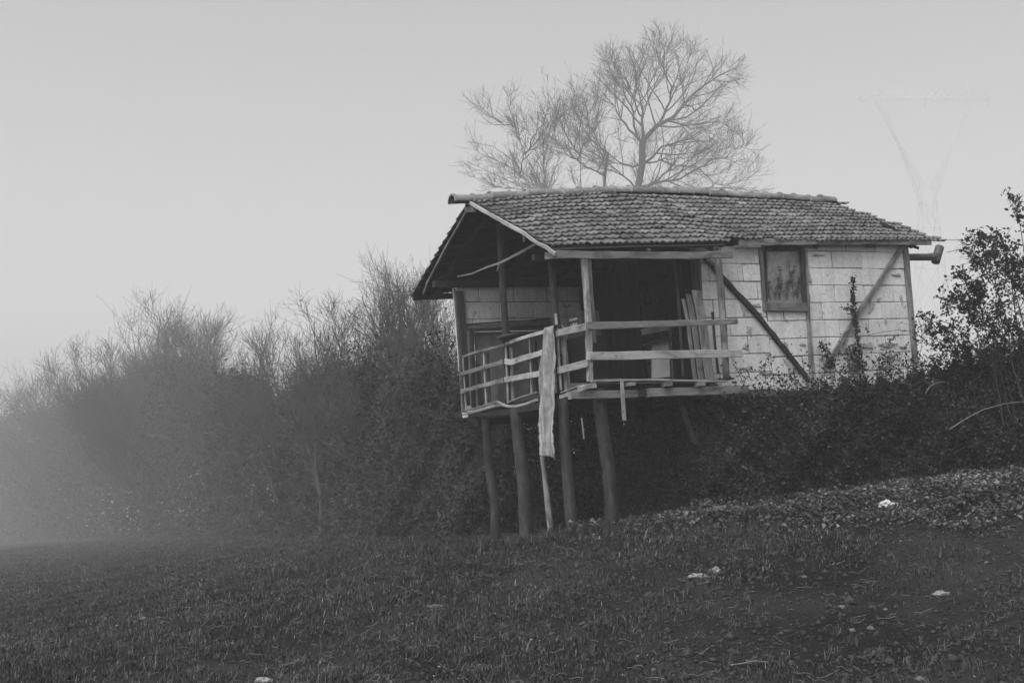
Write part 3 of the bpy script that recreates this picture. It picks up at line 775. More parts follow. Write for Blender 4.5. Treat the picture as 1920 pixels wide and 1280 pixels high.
# crate stand under the box
mb = MB(); mb.box((c[0] - .02, c[1] - .3, c[2] - .75), (c[0] + .34, c[1] + .16, c[2] - .125))
hthing(mb, "wooden_crate", M_black, "very dark crate under the printed box, behind the railing", "crate")

# ------------------------------------------------------------------ branches
def tubes(P, R, sides=3):
    """P (N,K,3), R (N,K) -> verts, quads"""
    N, K, _ = P.shape
    T = np.empty_like(P); T[:, 1:-1] = P[:, 2:] - P[:, :-2]; T[:, 0] = P[:, 1] - P[:, 0]; T[:, -1] = P[:, -1] - P[:, -2]
    T /= np.linalg.norm(T, axis=2, keepdims=True) + 1e-9
    ref = np.array([.31, .87, .38]); A = np.cross(T, ref); A /= np.linalg.norm(A, axis=2, keepdims=True) + 1e-9; B = np.cross(T, A)
    th = np.arange(sides) * 2 * np.pi / sides
    V = P[:, :, None] + R[:, :, None, None] * (A[:, :, None] * np.cos(th)[None, None, :, None] + B[:, :, None] * np.sin(th)[None, None, :, None])
    base = (np.arange(N)[:, None, None] * K + np.arange(K - 1)[None, :, None]) * sides + np.arange(sides)[None, None, :]
    nxt = (np.arange(N)[:, None, None] * K + np.arange(K - 1)[None, :, None]) * sides + (np.arange(sides)[None, None, :] + 1) % sides
    Q = np.stack([base, nxt, nxt + sides, base + sides], -1).reshape(-1, 4)
    return V.reshape(-1, 3), Q
def spawn(P, R, n, l0, l1, ang=(25, 60), up=.25, umin=.15, K=6, wig=.25, rmin=.0035, rf=.6, lw=None, bias=None):
    N, Kp, _ = P.shape
    idx = RNG.integers(0, N, n) if lw is None else RNG.choice(N, n, p=lw / lw.sum())
    u = umin + (1 - umin) * RNG.random(n) ** .8; s = u * (Kp - 1.001); i0 = s.astype(int); f = (s - i0)[:, None]
    base = P[idx, i0] * (1 - f) + P[idx, i0 + 1] * f
    T = P[idx, i0 + 1] - P[idx, i0]; T /= np.linalg.norm(T, axis=1, keepdims=True) + 1e-9
    rn = RNG.normal(size=(n, 3)); pr = rn - T * (rn * T).sum(1, keepdims=True); pr /= np.linalg.norm(pr, axis=1, keepdims=True) + 1e-9
    a = np.radians(RNG.uniform(*ang, n))[:, None]; D = T * np.cos(a) + pr * np.sin(a)
    L = RNG.uniform(l0, l1, n) * (1.25 - 1.0 * u)
    rp = R[idx, i0]; r = np.clip(np.minimum(rp * rf, L * .012 + .002), rmin, None)
    pts = [base]; d = D.copy(); st = (L / (K - 1))[:, None]
    for k in range(1, K):
        d = d + RNG.normal(size=(n, 3)) * wig * .5 + np.array([0, 0, up]) * .35
        if bias is not None: d = d + np.array(bias) * .3
        d /= np.linalg.norm(d, axis=1, keepdims=True); pts.append(pts[-1] + d * st)
    P2 = np.stack(pts, 1); R2 = r[:, None] * np.linspace(1, .45, K)[None]
    return P2, np.maximum(R2, rmin * .6)
def resample(pts, K):
    P = np.array(pts, float); d = np.r_[0, np.cumsum(np.linalg.norm(np.diff(P, axis=0), axis=1))]
    t = np.linspace(0, d[-1], K); return np.stack([np.interp(t, d, P[:, i]) for i in range(3)], 1)
def build_branches(name, sets, mat, parent):
    Vs, Qs, o = [], [], 0
    for P, R, sd_ in sets:
        v, q = tubes(P, R, sd_); Vs.append(v); Qs.append(q + o); o += len(v)
    return np_mesh(name, np.concatenate(Vs), np.concatenate(Qs), mat, parent, smooth=True)
def leaves(P, size, flat=0., asp=.55, up=None, dirs=None):
    """diamond leaves with a fold: centres P (n,3)"""
    n = len(P); nrm = RNG.normal(size=(n, 3)); nrm[:, 2] = np.abs(nrm[:, 2]) + flat; nrm /= np.linalg.norm(nrm, axis=1, keepdims=True)
    r = RNG.normal(size=(n, 3)) if dirs is None else dirs
    a = np.cross(nrm, r); a /= np.linalg.norm(a, axis=1, keepdims=True) + 1e-9; b = np.cross(nrm, a)
    s = (RNG.uniform(.6, 1.3, n) * size)[:, None] if np.ndim(size) == 0 else (RNG.uniform(.6, 1.3, n) * np.asarray(size))[:, None]
    c1 = P - a * s * .5; c2 = P + b * s * asp * .5 + nrm * s * .12 - a * s * .05; c3 = P + a * s * .5 - nrm * s * .1; c4 = P - b * s * asp * .5 + nrm * s * .12 - a * s * .05
    V = np.stack([c1, c2, c3, c4], 1).reshape(-1, 3); k = np.arange(n) * 4
    return V, np.stack([k, k + 1, k + 2, k + 3], -1)

# limbs of the trees traced roughly from the photograph, each with a drift in depth
def Zp(ox, oy, sc): return lambda x, y: (ox + x / sc, oy + y / sc)
z2 = Zp(840, 30, 3.2)
def traced_tree(name, label, cat, Y, trunk_base, limbs, r_tr, n1, n2, n3, l1=.9, group="bare trees behind the hut", gx_=None, up=.25, seed=1):
    global RNG
    sc = Y / 25; trx = (trunk_base[0] - 840) * 3.2
    RNG = np.random.default_rng(seed); K = 14; Ps = []; Rs = []; r_rng = random.Random(seed)
    bx_, by_ = at(trunk_base[0], 500, Y)[0], Y
    foot = np.array([bx_, by_, float(ground_z(bx_, by_)) - .2])
    for j, (lp, r0, r1) in enumerate(limbs):
        dep = 0 if lp[0][1] > 980 else 0
        slope = r_rng.uniform(-.9, .9) if j else 0.0
        pts = [at(*z2(x + (trx - x) * .05, 1030 - (1030 - y) * .915), Y + sc * slope * (k / max(1, len(lp) - 1)) * 1.2) for k, (x, y) in enumerate(lp)]
        if lp[0][1] >= 1010:
            pts = [foot * .9 + pts[0] * .1 + np.array([0, 0, 0]), foot * .35 + pts[0] * .65] + pts
        if lp[0][1] < 1010 and Ps:          # a branch starts at the depth of the limb it leaves
            al = np.concatenate(Ps); d0 = pts[0] - CAM; d0 = d0 / np.linalg.norm(d0); rel = al - CAM
            nr = al[np.argmin(np.linalg.norm(rel - np.outer(rel @ d0, d0), axis=1))]; dy = nr[1] - pts[0][1]
            pts = [nr] + [CAM + (p - CAM) * ((p[1] + dy) / p[1]) for p in pts[1:]]
        Q = resample(pts, K); wv = np.cumsum(np.array([[r_rng.gauss(0, .022 * sc) for _ in range(3)] for _ in range(K)]), 0); Q = Q + wv - wv[0]
        Ps.append(Q); Rs.append((r1 + (r0 - r1) * np.linspace(1, 0, K) ** 1.4) * sc * .62)
    P0, R0 = np.array(Ps), np.array(Rs)
    Ls = np.linalg.norm(np.diff(P0, axis=1), axis=2).sum(1)
    P1, R1 = spawn(P0, R0, n1, l1 * .5 * sc, l1 * 1.3 * sc, (18, 55), up, .10, 8, .24, lw=Ls, rmin=.0042 * sc)
    P2, R2 = spawn(np.concatenate([P1]), np.concatenate([R1]), n2, .25 * sc, .8 * sc, (20, 60), up, .12, 6, .22, rmin=.0036 * sc)
    P3, R3 = spawn(P2, R2, n3, .12 * sc, .35 * sc, (18, 50), up, .2, 4, .2, rmin=.0028 * sc)
    root = tag(empty(name, tuple(foot)), label, cat, group)
    o = build_branches("trunk", [(P0 - foot, R0, 7)], M_branch, root)
    build_branches("crown", [(P1 - foot, R1, 4), (P2 - foot, R2, 3), (P3 - foot, R3, 3)], M_twig, root)
    return root
T1 = [([(1150, 1030), (1152, 930), (1155, 850), (1165, 740)], .16, .11), ([(1165, 740), (1205, 690), (1240, 650), (1330, 600), (1440, 490), (1520, 400), (1620, 330), (1750, 270)], .085, .012),
      ([(1155, 800), (1150, 620), (1150, 480), (1120, 290), (1105, 190)], .06, .008), ([(1240, 650), (1300, 540), (1335, 450), (1320, 350), (1270, 230), (1300, 130), (1260, 40)], .05, .007),
      ([(1155, 740), (1050, 620), (950, 450), (870, 380)], .05, .007), ([(1150, 690), (1100, 520), (1060, 440), (960, 310), (910, 215)], .045, .007),
      ([(1150, 560), (1110, 380), (1060, 290), (1010, 200)], .03, .006), ([(1170, 900), (1260, 780), (1440, 730), (1600, 740)], .05, .008),
      ([(1180, 1000), (1300, 985), (1420, 960), (1560, 910), (1640, 870), (1680, 790), (1760, 680)], .05, .008), ([(1640, 870), (1730, 815), (1820, 785)], .02, .006),
      ([(1330, 610), (1450, 630), (1600, 655), (1680, 620)], .035, .007), ([(1440, 490), (1500, 530), (1600, 490), (1700, 450)], .03, .007),
      ([(1335, 450), (1390, 330), (1450, 200)], .03, .007), ([(1160, 950), (1060, 870), (960, 800), (850, 700), (790, 640)], .04, .007),
      ([(1150, 980), (1010, 900), (920, 830), (830, 770)], .035, .007), ([(1240, 640), (1180, 430), (1240, 240), (1330, 90)], .03, .006),
      ([(1200, 880), (1290, 850), (1400, 830), (1520, 800)], .035, .007), ([(1190, 960), (1330, 900), (1450, 820), (1560, 760)], .035, .007),
      ([(1180, 1020), (1380, 1010), (1600, 1000), (1850, 1010)], .03, .007), ([(1500, 940), (1640, 990), (1720, 960), (1830, 900)], .02, .006)]
traced_tree("bare_tree", "tallest leafless tree rising behind the hut's ridge, with a thick forked trunk", "tree", 130, (1200, 0), T1, .16, 400, 2600, 4200, 1.15, up=.16, seed=11)
T2 = [([(900, 1030), (910, 900), (915, 800)], .06, .045), ([(915, 800), (850, 680), (800, 600), (770, 500)], .04, .007), ([(770, 1030), (775, 850), (770, 700), (730, 600), (735, 520), (770, 430)], .05, .007),
      ([(890, 1000), (800, 850), (680, 770), (600, 680), (560, 650)], .035, .007), ([(775, 760), (680, 640), (610, 530), (560, 490)], .03, .006),
      ([(915, 800), (870, 700), (860, 600), (900, 500)], .03, .006), ([(910, 860), (940, 720), (1010, 660)], .025, .006), ([(775, 850), (830, 700), (830, 620), (890, 560)], .03, .006),
      ([(760, 900), (700, 780), (620, 720), (590, 640)], .03, .006), ([(850, 680), (850, 560), (790, 490)], .02, .006)]
traced_tree("bare_tree", "slim leafless tree behind the ridge, between the tall forked tree and the left spreading one", "tree", 122, (1110, 0), T2, .06, 200, 1000, 1800, .9, up=.25, seed=12)
T3 = [([(600, 1040), (540, 950), (480, 870), (420, 700), (360, 580), (345, 480)], .055, .007), ([(560, 1040), (430, 900), (370, 820), (300, 770), (200, 720), (90, 710)], .045, .007),
      ([(520, 1040), (420, 960), (330, 900), (200, 840), (130, 810)], .04, .007), ([(420, 700), (300, 600), (180, 580)], .025, .006), ([(480, 870), (500, 760), (530, 650), (560, 560)], .03, .006),
      ([(580, 1040), (570, 900), (580, 800), (610, 700), (680, 620)], .035, .007), ([(540, 1040), (400, 990), (280, 930), (160, 900), (110, 850)], .035, .007), ([(420, 900), (440, 700), (420, 600), (460, 530)], .025, .006),
      ([(600, 1030), (680, 940), (700, 820), (660, 740)], .03, .006), ([(500, 1040), (350, 1020), (200, 1000), (140, 940)], .03, .006)]
traced_tree("bare_tree", "low spreading leafless tree above the left end of the ridge, leaning left", "tree", 115, (1010, 0), T3, .06, 280, 1800, 3300, .95, up=.2, seed=13)

def shrub(name, label, cat, pxx, Y, topy, spread, nst, n1, n2, lean=(0, 0), seed=1, leafy=0, up=.3, leafsize=.06, group=None, n3=0, leafmat_=None, lr=1.0):
    """multi-stem shrub: base at ground under pixel column pxx at depth Y, crown reaching pixel row topy"""
    global RNG
    RNG = np.random.default_rng(seed)
    sc = Y / 25; x0 = at(pxx, 900, Y)[0]; z0 = float(ground_z(x0, Y)); H = at(pxx, topy, Y)[2] - z0
    foot = np.array([x0, Y, z0 - .1]); K = 14; Ps = []; Rs = []
    for j in range(nst):
        th = RNG.uniform(0, 2 * math.pi); sp = spread * sc * RNG.uniform(.3, 1) ** .7; h = H * RNG.uniform(.5, .93) * (1 - .25 * (sp / spread / sc) ** 2)
        e = np.array([math.cos(th) * sp + lean[0] * sc, math.sin(th) * sp * .7 + lean[1], h])
        t = np.linspace(0, 1, K)[:, None]
        q = foot + np.array([RNG.normal(0, .15), RNG.normal(0, .15), 0]) + np.concatenate([e[None, :2] * t ** 1.5, e[None, 2:] * (t ** .92)], 1)
        q = q + np.cumsum(RNG.normal(0, .02 * H / 4, (K, 3)), 0); Ps.append(q); Rs.append(np.linspace(.010 * H + .012, .006, K))
    P0, R0 = np.array(Ps), np.array(Rs)
    P1, R1 = spawn(P0, R0, n1, .2 * H, .42 * H, (20, 60), up, .3, 8, .22, rmin=.0045 * sc)
    P2, R2 = spawn(P1, R1, n2, .08 * H, .2 * H, (20, 60), up, .15, 6, .3, rmin=.0035 * sc)
    sets = [(P1 - foot, R1, 3), (P2 - foot, R2, 3)]
    if n3:
        P3, R3 = spawn(P2, R2, n3, .04 * H, .1 * H, (20, 60), up, .2, 4, .3, rmin=.003 * sc); sets.append((P3 - foot, R3, 3))
    root = tag(empty(name, tuple(foot)), label, cat, group)
    build_branches("trunk", [(P0 - foot, R0, 5)], M_branch, root)
    build_branches("crown", sets, M_twig, root)
    if leafy:
        k = RNG.integers(0, len(P2), leafy); m = RNG.integers(1, 6, leafy)
        c_ = P2[k, m] + RNG.normal(0, .04 * sc, (leafy, 3)) - foot
        if lr < 1: c_ = c_[c_[:, 2] < H * lr]
        v, q = leaves(c_, leafsize * sc ** .5); np_mesh("foliage", v, q, leafmat_ or M_hedge, root)
    return root
SH = [  # px, depth, top row, spread, stems, n1, n2, lean, leaves, label
    ("bare_shrub", "faint thin shrub at the far left edge, almost lost in the fog", 35, 215, 640, 1.1, 18, 160, 1300, (0, 0), 300),
    ("bare_shrub", "low foggy shrub with left-swept twigs, between the far-left one and the broad crown", 150, 156, 620, 1.1, 18, 170, 1500, (-.5, 0), 700),
    ("bare_tree", "broad rounded foggy bare crown, biggest of those left of the hut", 285, 108, 530, 1.75, 44, 800, 8500, (-.15, 0), 4200),
    ("bare_shrub", "foggy shrub with flat-topped twigs just right of the broad rounded crown", 405, 82, 543, 1.0, 14, 160, 1500, (.2, 0), 900),
    ("bare_tree", "crooked little bare tree with sky showing round its thin trunk, left of the leafy-tipped one", 545, 55, 530, 1.1, 8, 130, 1200, (.1, 0), 200),
    ("bare_shrub", "dense upright shrub between the crooked little tree and the leafy-tipped tree", 620, 44.5, 505, 1.0, 13, 170, 1500, (.1, 0), 500),
    ("bare_tree", "tall slender tree with a few leaves left on its tips, halfway to the crooked tree", 700, 37, 440, 1.2, 11, 170, 1400, (.1, 0), 700),
    ("bare_tree", "bare tree fanning up behind the hut's left roof edge", 838, 37, 365, 1.1, 12, 170, 1500, (-.45, 0), 0),
]
for i, (nm, lab, p_, Y_, ty, spd, ns, a1, a2, ln, lf) in enumerate(SH):
    shrub(nm, lab, "tree" if "tree" in nm else "shrub", p_, Y_, ty, spd, ns, a1, a2, ln, group="bare trees and shrubs along the left edge of the field" , seed=30 + i, leafy=lf, up=.3, leafsize=.055, n3=a2)
shrub("leafy_tree", "dark leafy little tree directly under the hut's left eave", "tree", 822, 27.4, 560, 1.1, 8, 110, 700, (0, 0), seed=51, leafy=3800, leafsize=.085, n3=0)

# ------------------------------------------------------------------ undergrowth masses (leaves nobody could count)
def mass(name, label, cat, path, n, size, mat, depth=.8, seed=3, top_fuzz=.5, canes=0, cane_mat=None, bulge=.35, asp=.55, slope=0., bot=-.1):
    """path: rows (px, Y, top row); leaves fill a bank from the ground up to the top row"""
    global RNG
    RNG = np.random.default_rng(seed); A = np.array(path, float)
    s = RNG.random(n) * (len(A) - 1); i = s.astype(int); i = np.minimum(i, len(A) - 2); f = s - i
    pxx = A[i, 0] * (1 - f) + A[i + 1, 0] * f; Y = A[i, 1] * (1 - f) + A[i + 1, 1] * f; ty = A[i, 2] * (1 - f) + A[i + 1, 2] * f
    X = (pxx - 960) / F * Y * 1.0
    ztop = CH + (890 - ty) / F * Y
    zg = ground_z(X, Y)
    cl = wob(X * 2.2, Y * 0 + s * 5, 1.2, seed) * .5 + .5
    H = (ztop - zg) * (.88 + .16 * cl) + RNG.exponential(.12, n) * top_fuzz * (RNG.random(n) < .35)
    h = RNG.random(n) ** .85
    z = zg + bot + h * H
    bl = wob(X * 1.6, z * 2.0, 1.1, seed + 1) * bulge + wob(X * 5, z * 5.5, 1.0, seed + 4) * bulge * .35
    d = RNG.exponential(depth * .35, n) - bl + h * slope + h ** 4 * .5
    Yn = Y + d; Xn = X * (Yn / Y) ** .6
    z = np.maximum(z, ground_z(Xn, Yn) + .01); Yn = Y + (Yn - Y) * (Y / 25)
    keep = (wob(X * 9, z * 9, 1, seed + 7) + RNG.normal(0, .5, n)) > -.9
    P = np.stack([Xn, Yn, z], 1)[keep]
    v, q = leaves(P, size * (P[:, 1] / 20) ** .85, flat=.25, asp=asp)
    o = np_mesh(name, v, q, mat); tag(o, label, cat, kind="stuff")
    if canes:
        b = P[RNG.integers(0, len(P), canes)]; d_ = RNG.normal(size=(canes, 3)) * .7 + np.array([0, -.25, .85]); d_ /= np.linalg.norm(d_, axis=1, keepdims=True)
        L = (RNG.uniform(.3, 1.0, canes) * (b[:, 1] / 22))[:, None]; pts = [b]
        for k in range(1, 8):
            d_ = d_ + np.array([0, 0, -.10]) + RNG.normal(size=(canes, 3)) * .09; d_ /= np.linalg.norm(d_, axis=1, keepdims=True); pts.append(pts[-1] + d_ * L / 7)
        PP = np.stack(pts, 1); PP[:, :, 2] = np.maximum(PP[:, :, 2], ground_z(PP[:, :, 0], PP[:, :, 1])); RR = np.linspace(.0045, .002, 8)[None] * (b[:, 1:2] / 26)
        oc = build_branches(name + "_canes", [(PP, RR, 3)], cane_mat or M_twig, None); oc.parent = o
    return o
LEFT = [(-60, 235, 800), (0, 205, 768), (60, 175, 765), (120, 152, 752), (200, 130, 712), (270, 105, 664), (330, 92, 664), (400, 76, 690), (450, 65, 690), (520, 54, 728), (575, 48, 700), (630, 41, 668), (680, 35, 672), (740, 30, 692), (800, 26.5, 668), (860, 23.2, 690), (900, 22.8, 730), (960, 22.4, 765)]
mass("undergrowth", "long foggy bank of dense undergrowth running left from the hut", "undergrowth", LEFT, 210000, .08, M_hedge, depth=1.6, seed=5, canes=4500, bulge=.7, top_fuzz=2.2)
LEFT2 = [(x, y + 1.3, t - 12) for x, y, t in LEFT]
UNDER = [(905, 22.6, 800), (950, 21.8, 752), (1050, 21.4, 756), (1150, 21.0, 735), (1240, 20.4, 730), (1300, 19.9, 730), (1400, 19.0, 735)]
mass("undergrowth", "dark tangle of brambles filling the space under and behind the hut's stilts", "undergrowth", UNDER, 60000, .075, M_bramble, depth=1.0, seed=6, canes=700, bulge=.4)
RIGHT = [(1150, 19.2, 930), (1190, 18.9, 880), (1240, 18.6, 850), (1300, 18.4, 800), (1345, 18.2, 742), (1400, 18.0, 728), (1460, 17.9, 722), (1520, 17.9, 705), (1580, 17.9, 694), (1640, 17.9, 690), (1700, 17.9, 684), (1745, 17.9, 672),
         (1790, 17.8, 655), (1840, 17.8, 635), (1900, 17.8, 620), (1980, 17.8, 600), (2060, 17.8, 590), (2160, 17.9, 600), (2280, 18.0, 585), (2400, 18.1, 600), (2540, 18.3, 610)]
mass("bramble_thicket", "dark leafy bramble thicket covering the bank below the white wall", "brambles", RIGHT, 215000, .062, M_bramble, depth=1.0, seed=8, canes=1500, cane_mat=M_cane, bulge=.45, slope=.55, top_fuzz=1.2)

# tall rose-like bush at the right edge, with arching canes against the sky
def rosebush():
    global RNG
    RNG = np.random.default_rng(77); Y = 18.0
    limbs = [[(1925, 760), (1900, 640), (1860, 530), (1830, 480), (1800, 460), (1768, 466)], [(1935, 780), (1920, 600), (1890, 500), (1850, 455), (1810, 450), (1770, 452)],
             [(1940, 760), (1930, 600), (1925, 480), (1915, 420), (1905, 365)], [(1950, 760), (1945, 600), (1935, 470), (1930, 380), (1890, 372)],
             [(1905, 800), (1880, 680), (1850, 600), (1815, 570), (1765, 556)], [(1890, 800), (1860, 700), (1820, 640), (1790, 610), (1760, 600), (1735, 620)],
             [(1900, 790), (1870, 650), (1840, 560), (1800, 520), (1782, 512)], [(1870, 800), (1840, 720), (1800, 660), (1765, 625), (1742, 600)],
             [(1930, 790), (1900, 700), (1890, 600), (1870, 520), (1845, 440)], [(1915, 790), (1910, 650), (1895, 540), (1880, 450), (1860, 430)],
             [(1880, 800), (1865, 690), (1850, 620), (1835, 560), (1810, 535)], [(1950, 700), (1920, 560), (1895, 470), (1875, 440)], [(1960, 640), (1930, 520), (1900, 480), (1860, 470), (1830, 500)]]
    K = 14; Ps = []; Rs = []
    for j, lp in enumerate(limbs):
        o = RNG.uniform(-.5, .5); Ps.append(resample([at(x, y, Y + o * (1 - k / len(lp)) + (.3 if j % 2 else -.1)) for k, (x, y) in enumerate(lp)], K) + np.cumsum(RNG.normal(0, .008, (K, 3)), 0)); Rs.append(np.linspace(.013, .004, K))
    P0, R0 = np.array(Ps), np.array(Rs); P1, R1 = spawn(P0, R0, 240, .25, .75, (25, 65), .1, .12, 8, .25, rmin=.004); P2, R2 = spawn(P1, R1, 700, .12, .35, (25, 65), .1, .15, 6, .3, rmin=.003)
    foot = np.array([at(1920, 800, Y)[0], Y + 1.3, 0]); foot[2] = float(ground_z(foot[0], Y)) 
    root = tag(empty("climbing_rose", tuple(foot)), "tall rambling bush at the right edge with long arching canes reaching towards the stovepipe", "bush")
    extra = np.array([resample([foot + np.array([RNG.normal(0, .3), RNG.normal(0, .2), 0]), p[0]], K) for p in P0])
    build_branches("stem", [(P0 - foot, R0, 5), (extra - foot, np.full((len(extra), K), .013), 5), (P1 - foot, R1, 4), (P2 - foot, R2, 3)], M_cane, root)
    PP = np.concatenate([P2[:, 1:6].reshape(-1, 3), P1[:, 1:].reshape(-1, 3)])
    PP = PP[RNG.integers(0, len(PP), 5600)] + RNG.normal(0, .035, (5600, 3))
    zx = (PP[:, 2] - CH) ; keep = RNG.random(len(PP)) < np.clip(1.25 - (zx - 2.2) * .42, .22, 1)
    PP = PP[keep]; far = (PP[:, 0] < at(1812, 450, Y)[0]) & (PP[:, 2] > at(1785, 500, Y)[2]); PP = PP[~far]
    v, q = leaves(PP - foot, .064, asp=.6); np_mesh("foliage", v, q, M_bigleaf, root)
rosebush()

# weeds and creepers standing against the white wall
def weed(name, label, cat, pts, leafn, size=.05, val=.30, side=8, seed=1, mat=None, r=.005, cl=.05):
    global RNG
    RNG = np.random.default_rng(seed)
    P = resample([hw(hit(x, y, 1, val)) for x, y in pts], 12); foot = P[0].copy(); P = P + np.cumsum(RNG.normal(0, .004, P.shape), 0)
    root = tag(empty(name, tuple(foot)), label, cat, "creepers and weeds growing up the white wall" if cat != "cane" else None)
    sets = [((P - foot)[None], np.linspace(r, r * .5, 12)[None], 4)]
    if side:
        P1, R1 = spawn(P[None], np.linspace(r, r * .5, 12)[None], side, .06, .2, (25, 60), .2, .1, 5, .3, rmin=.002); sets.append((P1 - foot, R1, 3)); src = np.concatenate([P1[:, 1:].reshape(-1, 3), P[3:]])
    else:
        tt = RNG.random(400) * 10.99; ii_ = tt.astype(int); ff = (tt - ii_)[:, None]; src = P[ii_] * (1 - ff) + P[ii_ + 1] * ff
    build_branches("stem", sets, M_cane, root)
    if leafn:
        c_ = src[RNG.integers(0, len(src), leafn)] + RNG.normal(0, cl, (leafn, 3)) - foot
        v, q = leaves(c_, size, asp=.65); np_mesh("foliage", v, q, mat or M_bigleaf, root)
    return root
WEEDS = [
    ("creeper", "thick dead creeper hanging straight down the middle of the right wall panel", "creeper", [(1612, 690), (1606, 630), (1602, 600), (1597, 570), (1598, 545), (1597, 518)], 480, .05, 0, .022),
    ("creeper", "short leafy creeper sprig pointing left beside the long brace", "creeper", [(1606, 605), (1598, 585), (1588, 578), (1578, 577)], 50, .045, 4, .02),
    ("creeper", "dark leafy creeper at the foot of the long brace", "creeper", [(1575, 700), (1560, 680), (1552, 665), (1545, 648)], 170, .055, 10, .04),
    ("creeper", "bushiest dark creeper clump, below the dead creeper's foot", "creeper", [(1612, 705), (1606, 685), (1602, 665), (1598, 650)], 260, .06, 14, .07),
    ("weed", "thin weed with few leaves before the wall, right of the porch's lower rail end", "weed", [(1436, 722), (1434, 700), (1435, 685), (1438, 670)], 16, .05, 5, .03),
    ("weed", "small thin weed near the porch post, shortest of those by the wall", "weed", [(1392, 718), (1386, 700), (1378, 685), (1374, 678)], 18, .03, 5, .02),
    ("weed", "sprawling leafy weed at the foot of the wall's left brace", "weed", [(1500, 720), (1494, 715), (1485, 708), (1480, 705)], 40, .05, 6, .03),
    ("weed", "leafy spray before the wall's right end, leaning towards upper right", "weed", [(1635, 690), (1650, 668), (1665, 645), (1682, 628)], 30, .045, 5, .02),
    ("weed", "low bushy weed in front of the wall between clump and corner post", "weed", [(1655, 705), (1660, 690), (1668, 676), (1674, 668)], 190, .04, 16, .07),
    ("weed", "slim weed beside the hut's right corner post", "weed", [(1722, 680), (1728, 640), (1724, 610), (1715, 590)], 40, .045, 7, .04),
]
for i, (nm, lab, ct, pts, lf, sz, sd_, cl_) in enumerate(WEEDS): weed(nm, lab, ct, pts, lf, sz, .26, sd_, 90 + i, cl=cl_)
weed("cane", "long bare thorny cane arching across the lower right part of the wall", "cane", [(1740, 640), (1715, 622), (1690, 618), (1660, 621), (1630, 627), (1610, 632)], 0, val=.2, side=9, seed=120, r=.006)
def cane_thing(label, pts, Y, r=.007, mat=M_palecane):
    P = resample([at(x, y, Y) for x, y in pts], 16); foot = P[0].copy(); v, q = tubes((P - foot)[None], np.linspace(r, r * .5, 16)[None], 5)
    o = np_mesh("dry_cane", v, q, mat, smooth=True); o.location = tuple(foot); tag(o, label, "cane")
cane_thing("long pale dry cane arching over the thicket at the right", [(1780, 805), (1810, 785), (1845, 767), (1890, 755), (1925, 753)], 16.7)
cane_thing("short curved pale dry cane in the thicket below the wall's right corner", [(1735, 738), (1743, 725), (1757, 717), (1772, 715)], 16.9, .006)
# twigs modelled before the window pane to stand for plants reflected in it
def window_reflection():
    global RNG
    RNG = np.random.default_rng(140); Ps = []
    base = [(1447, 569), (1458, 570), (1466, 569), (1473, 570), (1480, 569), (1488, 570), (1494, 569), (1452, 569), (1470, 569)]
    tops = [(1442, 530), (1462, 500), (1459, 520), (1478, 480), (1477, 525), (1485, 518), (1499, 520), (1466, 530), (1490, 500)]
    for b_, t_ in zip(base, tops):
        m = ((b_[0] * .5 + t_[0] * .5) + RNG.normal(0, 3), (b_[1] + t_[1]) / 2); Ps.append(resample([hw(hit(*q, 1, .425)) for q in (b_, m, t_)], 10))
    P0 = np.array(Ps); R0 = np.full((len(Ps), 10), .004) * np.linspace(1, .5, 10); P1, R1 = spawn(P0, R0, 190, .06, .2, (25, 60), .15, .1, 6, .3, rmin=.002)
    c = hw((4.1, .425, 1.6)); foot = np.array(c)
    def flat(P):
        Q = (P - HO) @ HI.T; Q[..., 1] = np.clip(Q[..., 1], .405, .43); Q[..., 0] = np.clip(Q[..., 0], WIN[0] + .05, WIN[1] - .07); Q[..., 2] = np.clip(Q[..., 2], WIN[2] + .06, WIN[3] - .1); return Q @ HM.T + HO
    P1 = flat(P1); P0 = flat(P0)
    root = tag(empty("twig_reflection", tuple(foot)), "twig shapes in the window opening standing for plants reflected in the clouded pane", "weeds"); root["kind"] = "stuff"
    build_branches("stem", [(P0 - foot, R0, 3), (P1 - foot, R1, 3)], M_twig, root)
    C_ = P1[:, 2:].reshape(-1, 3); C_ = C_[RNG.integers(0, len(C_), 620)] + RNG.normal(0, .015, (620, 3)); v, q = leaves(flat(C_) - foot, .022); np_mesh("foliage", v, q, M_twig, root)
window_reflection()

# ------------------------------------------------------------------ ground cover, grass, litter
def scatter_cover():
    global RNG
    RNG = np.random.default_rng(200); n = 96000
    x = RNG.uniform(.8, 13.0, n); y = RNG.uniform(14.2, 18.4, n)
    lo = np.interp(x, [.8, 2.5, 4, 6, 8.6], [17.6, 16.6, 15.4, 14.6, 14.3]); k = (y > lo + .5 * wob(x, y, 1.5) - np.abs(RNG.normal(0, .35, n)) * (RNG.random(n) < .35)) & (wob(x, y, 2.6, 5) + RNG.normal(0, .35, n) > -.25)
    x, y = x[k], y[k]; z = ground_z(x, y) + RNG.uniform(.01, .12, len(x)) * (1 + .5 * wob(x, y, 2.0, 9))
    v, q = leaves(np.stack([x, y, z], 1), .030 + .05 * RNG.random(len(x)) ** 1.5 * (1 + .6 * wob(x, y, 1.7, 3)), flat=.9, asp=.7)
    tag(np_mesh("ground_cover", v, q, M_cover), "low broad-leaved ground cover spreading down the slope at the right", "ground cover", kind="stuff")
scatter_cover()
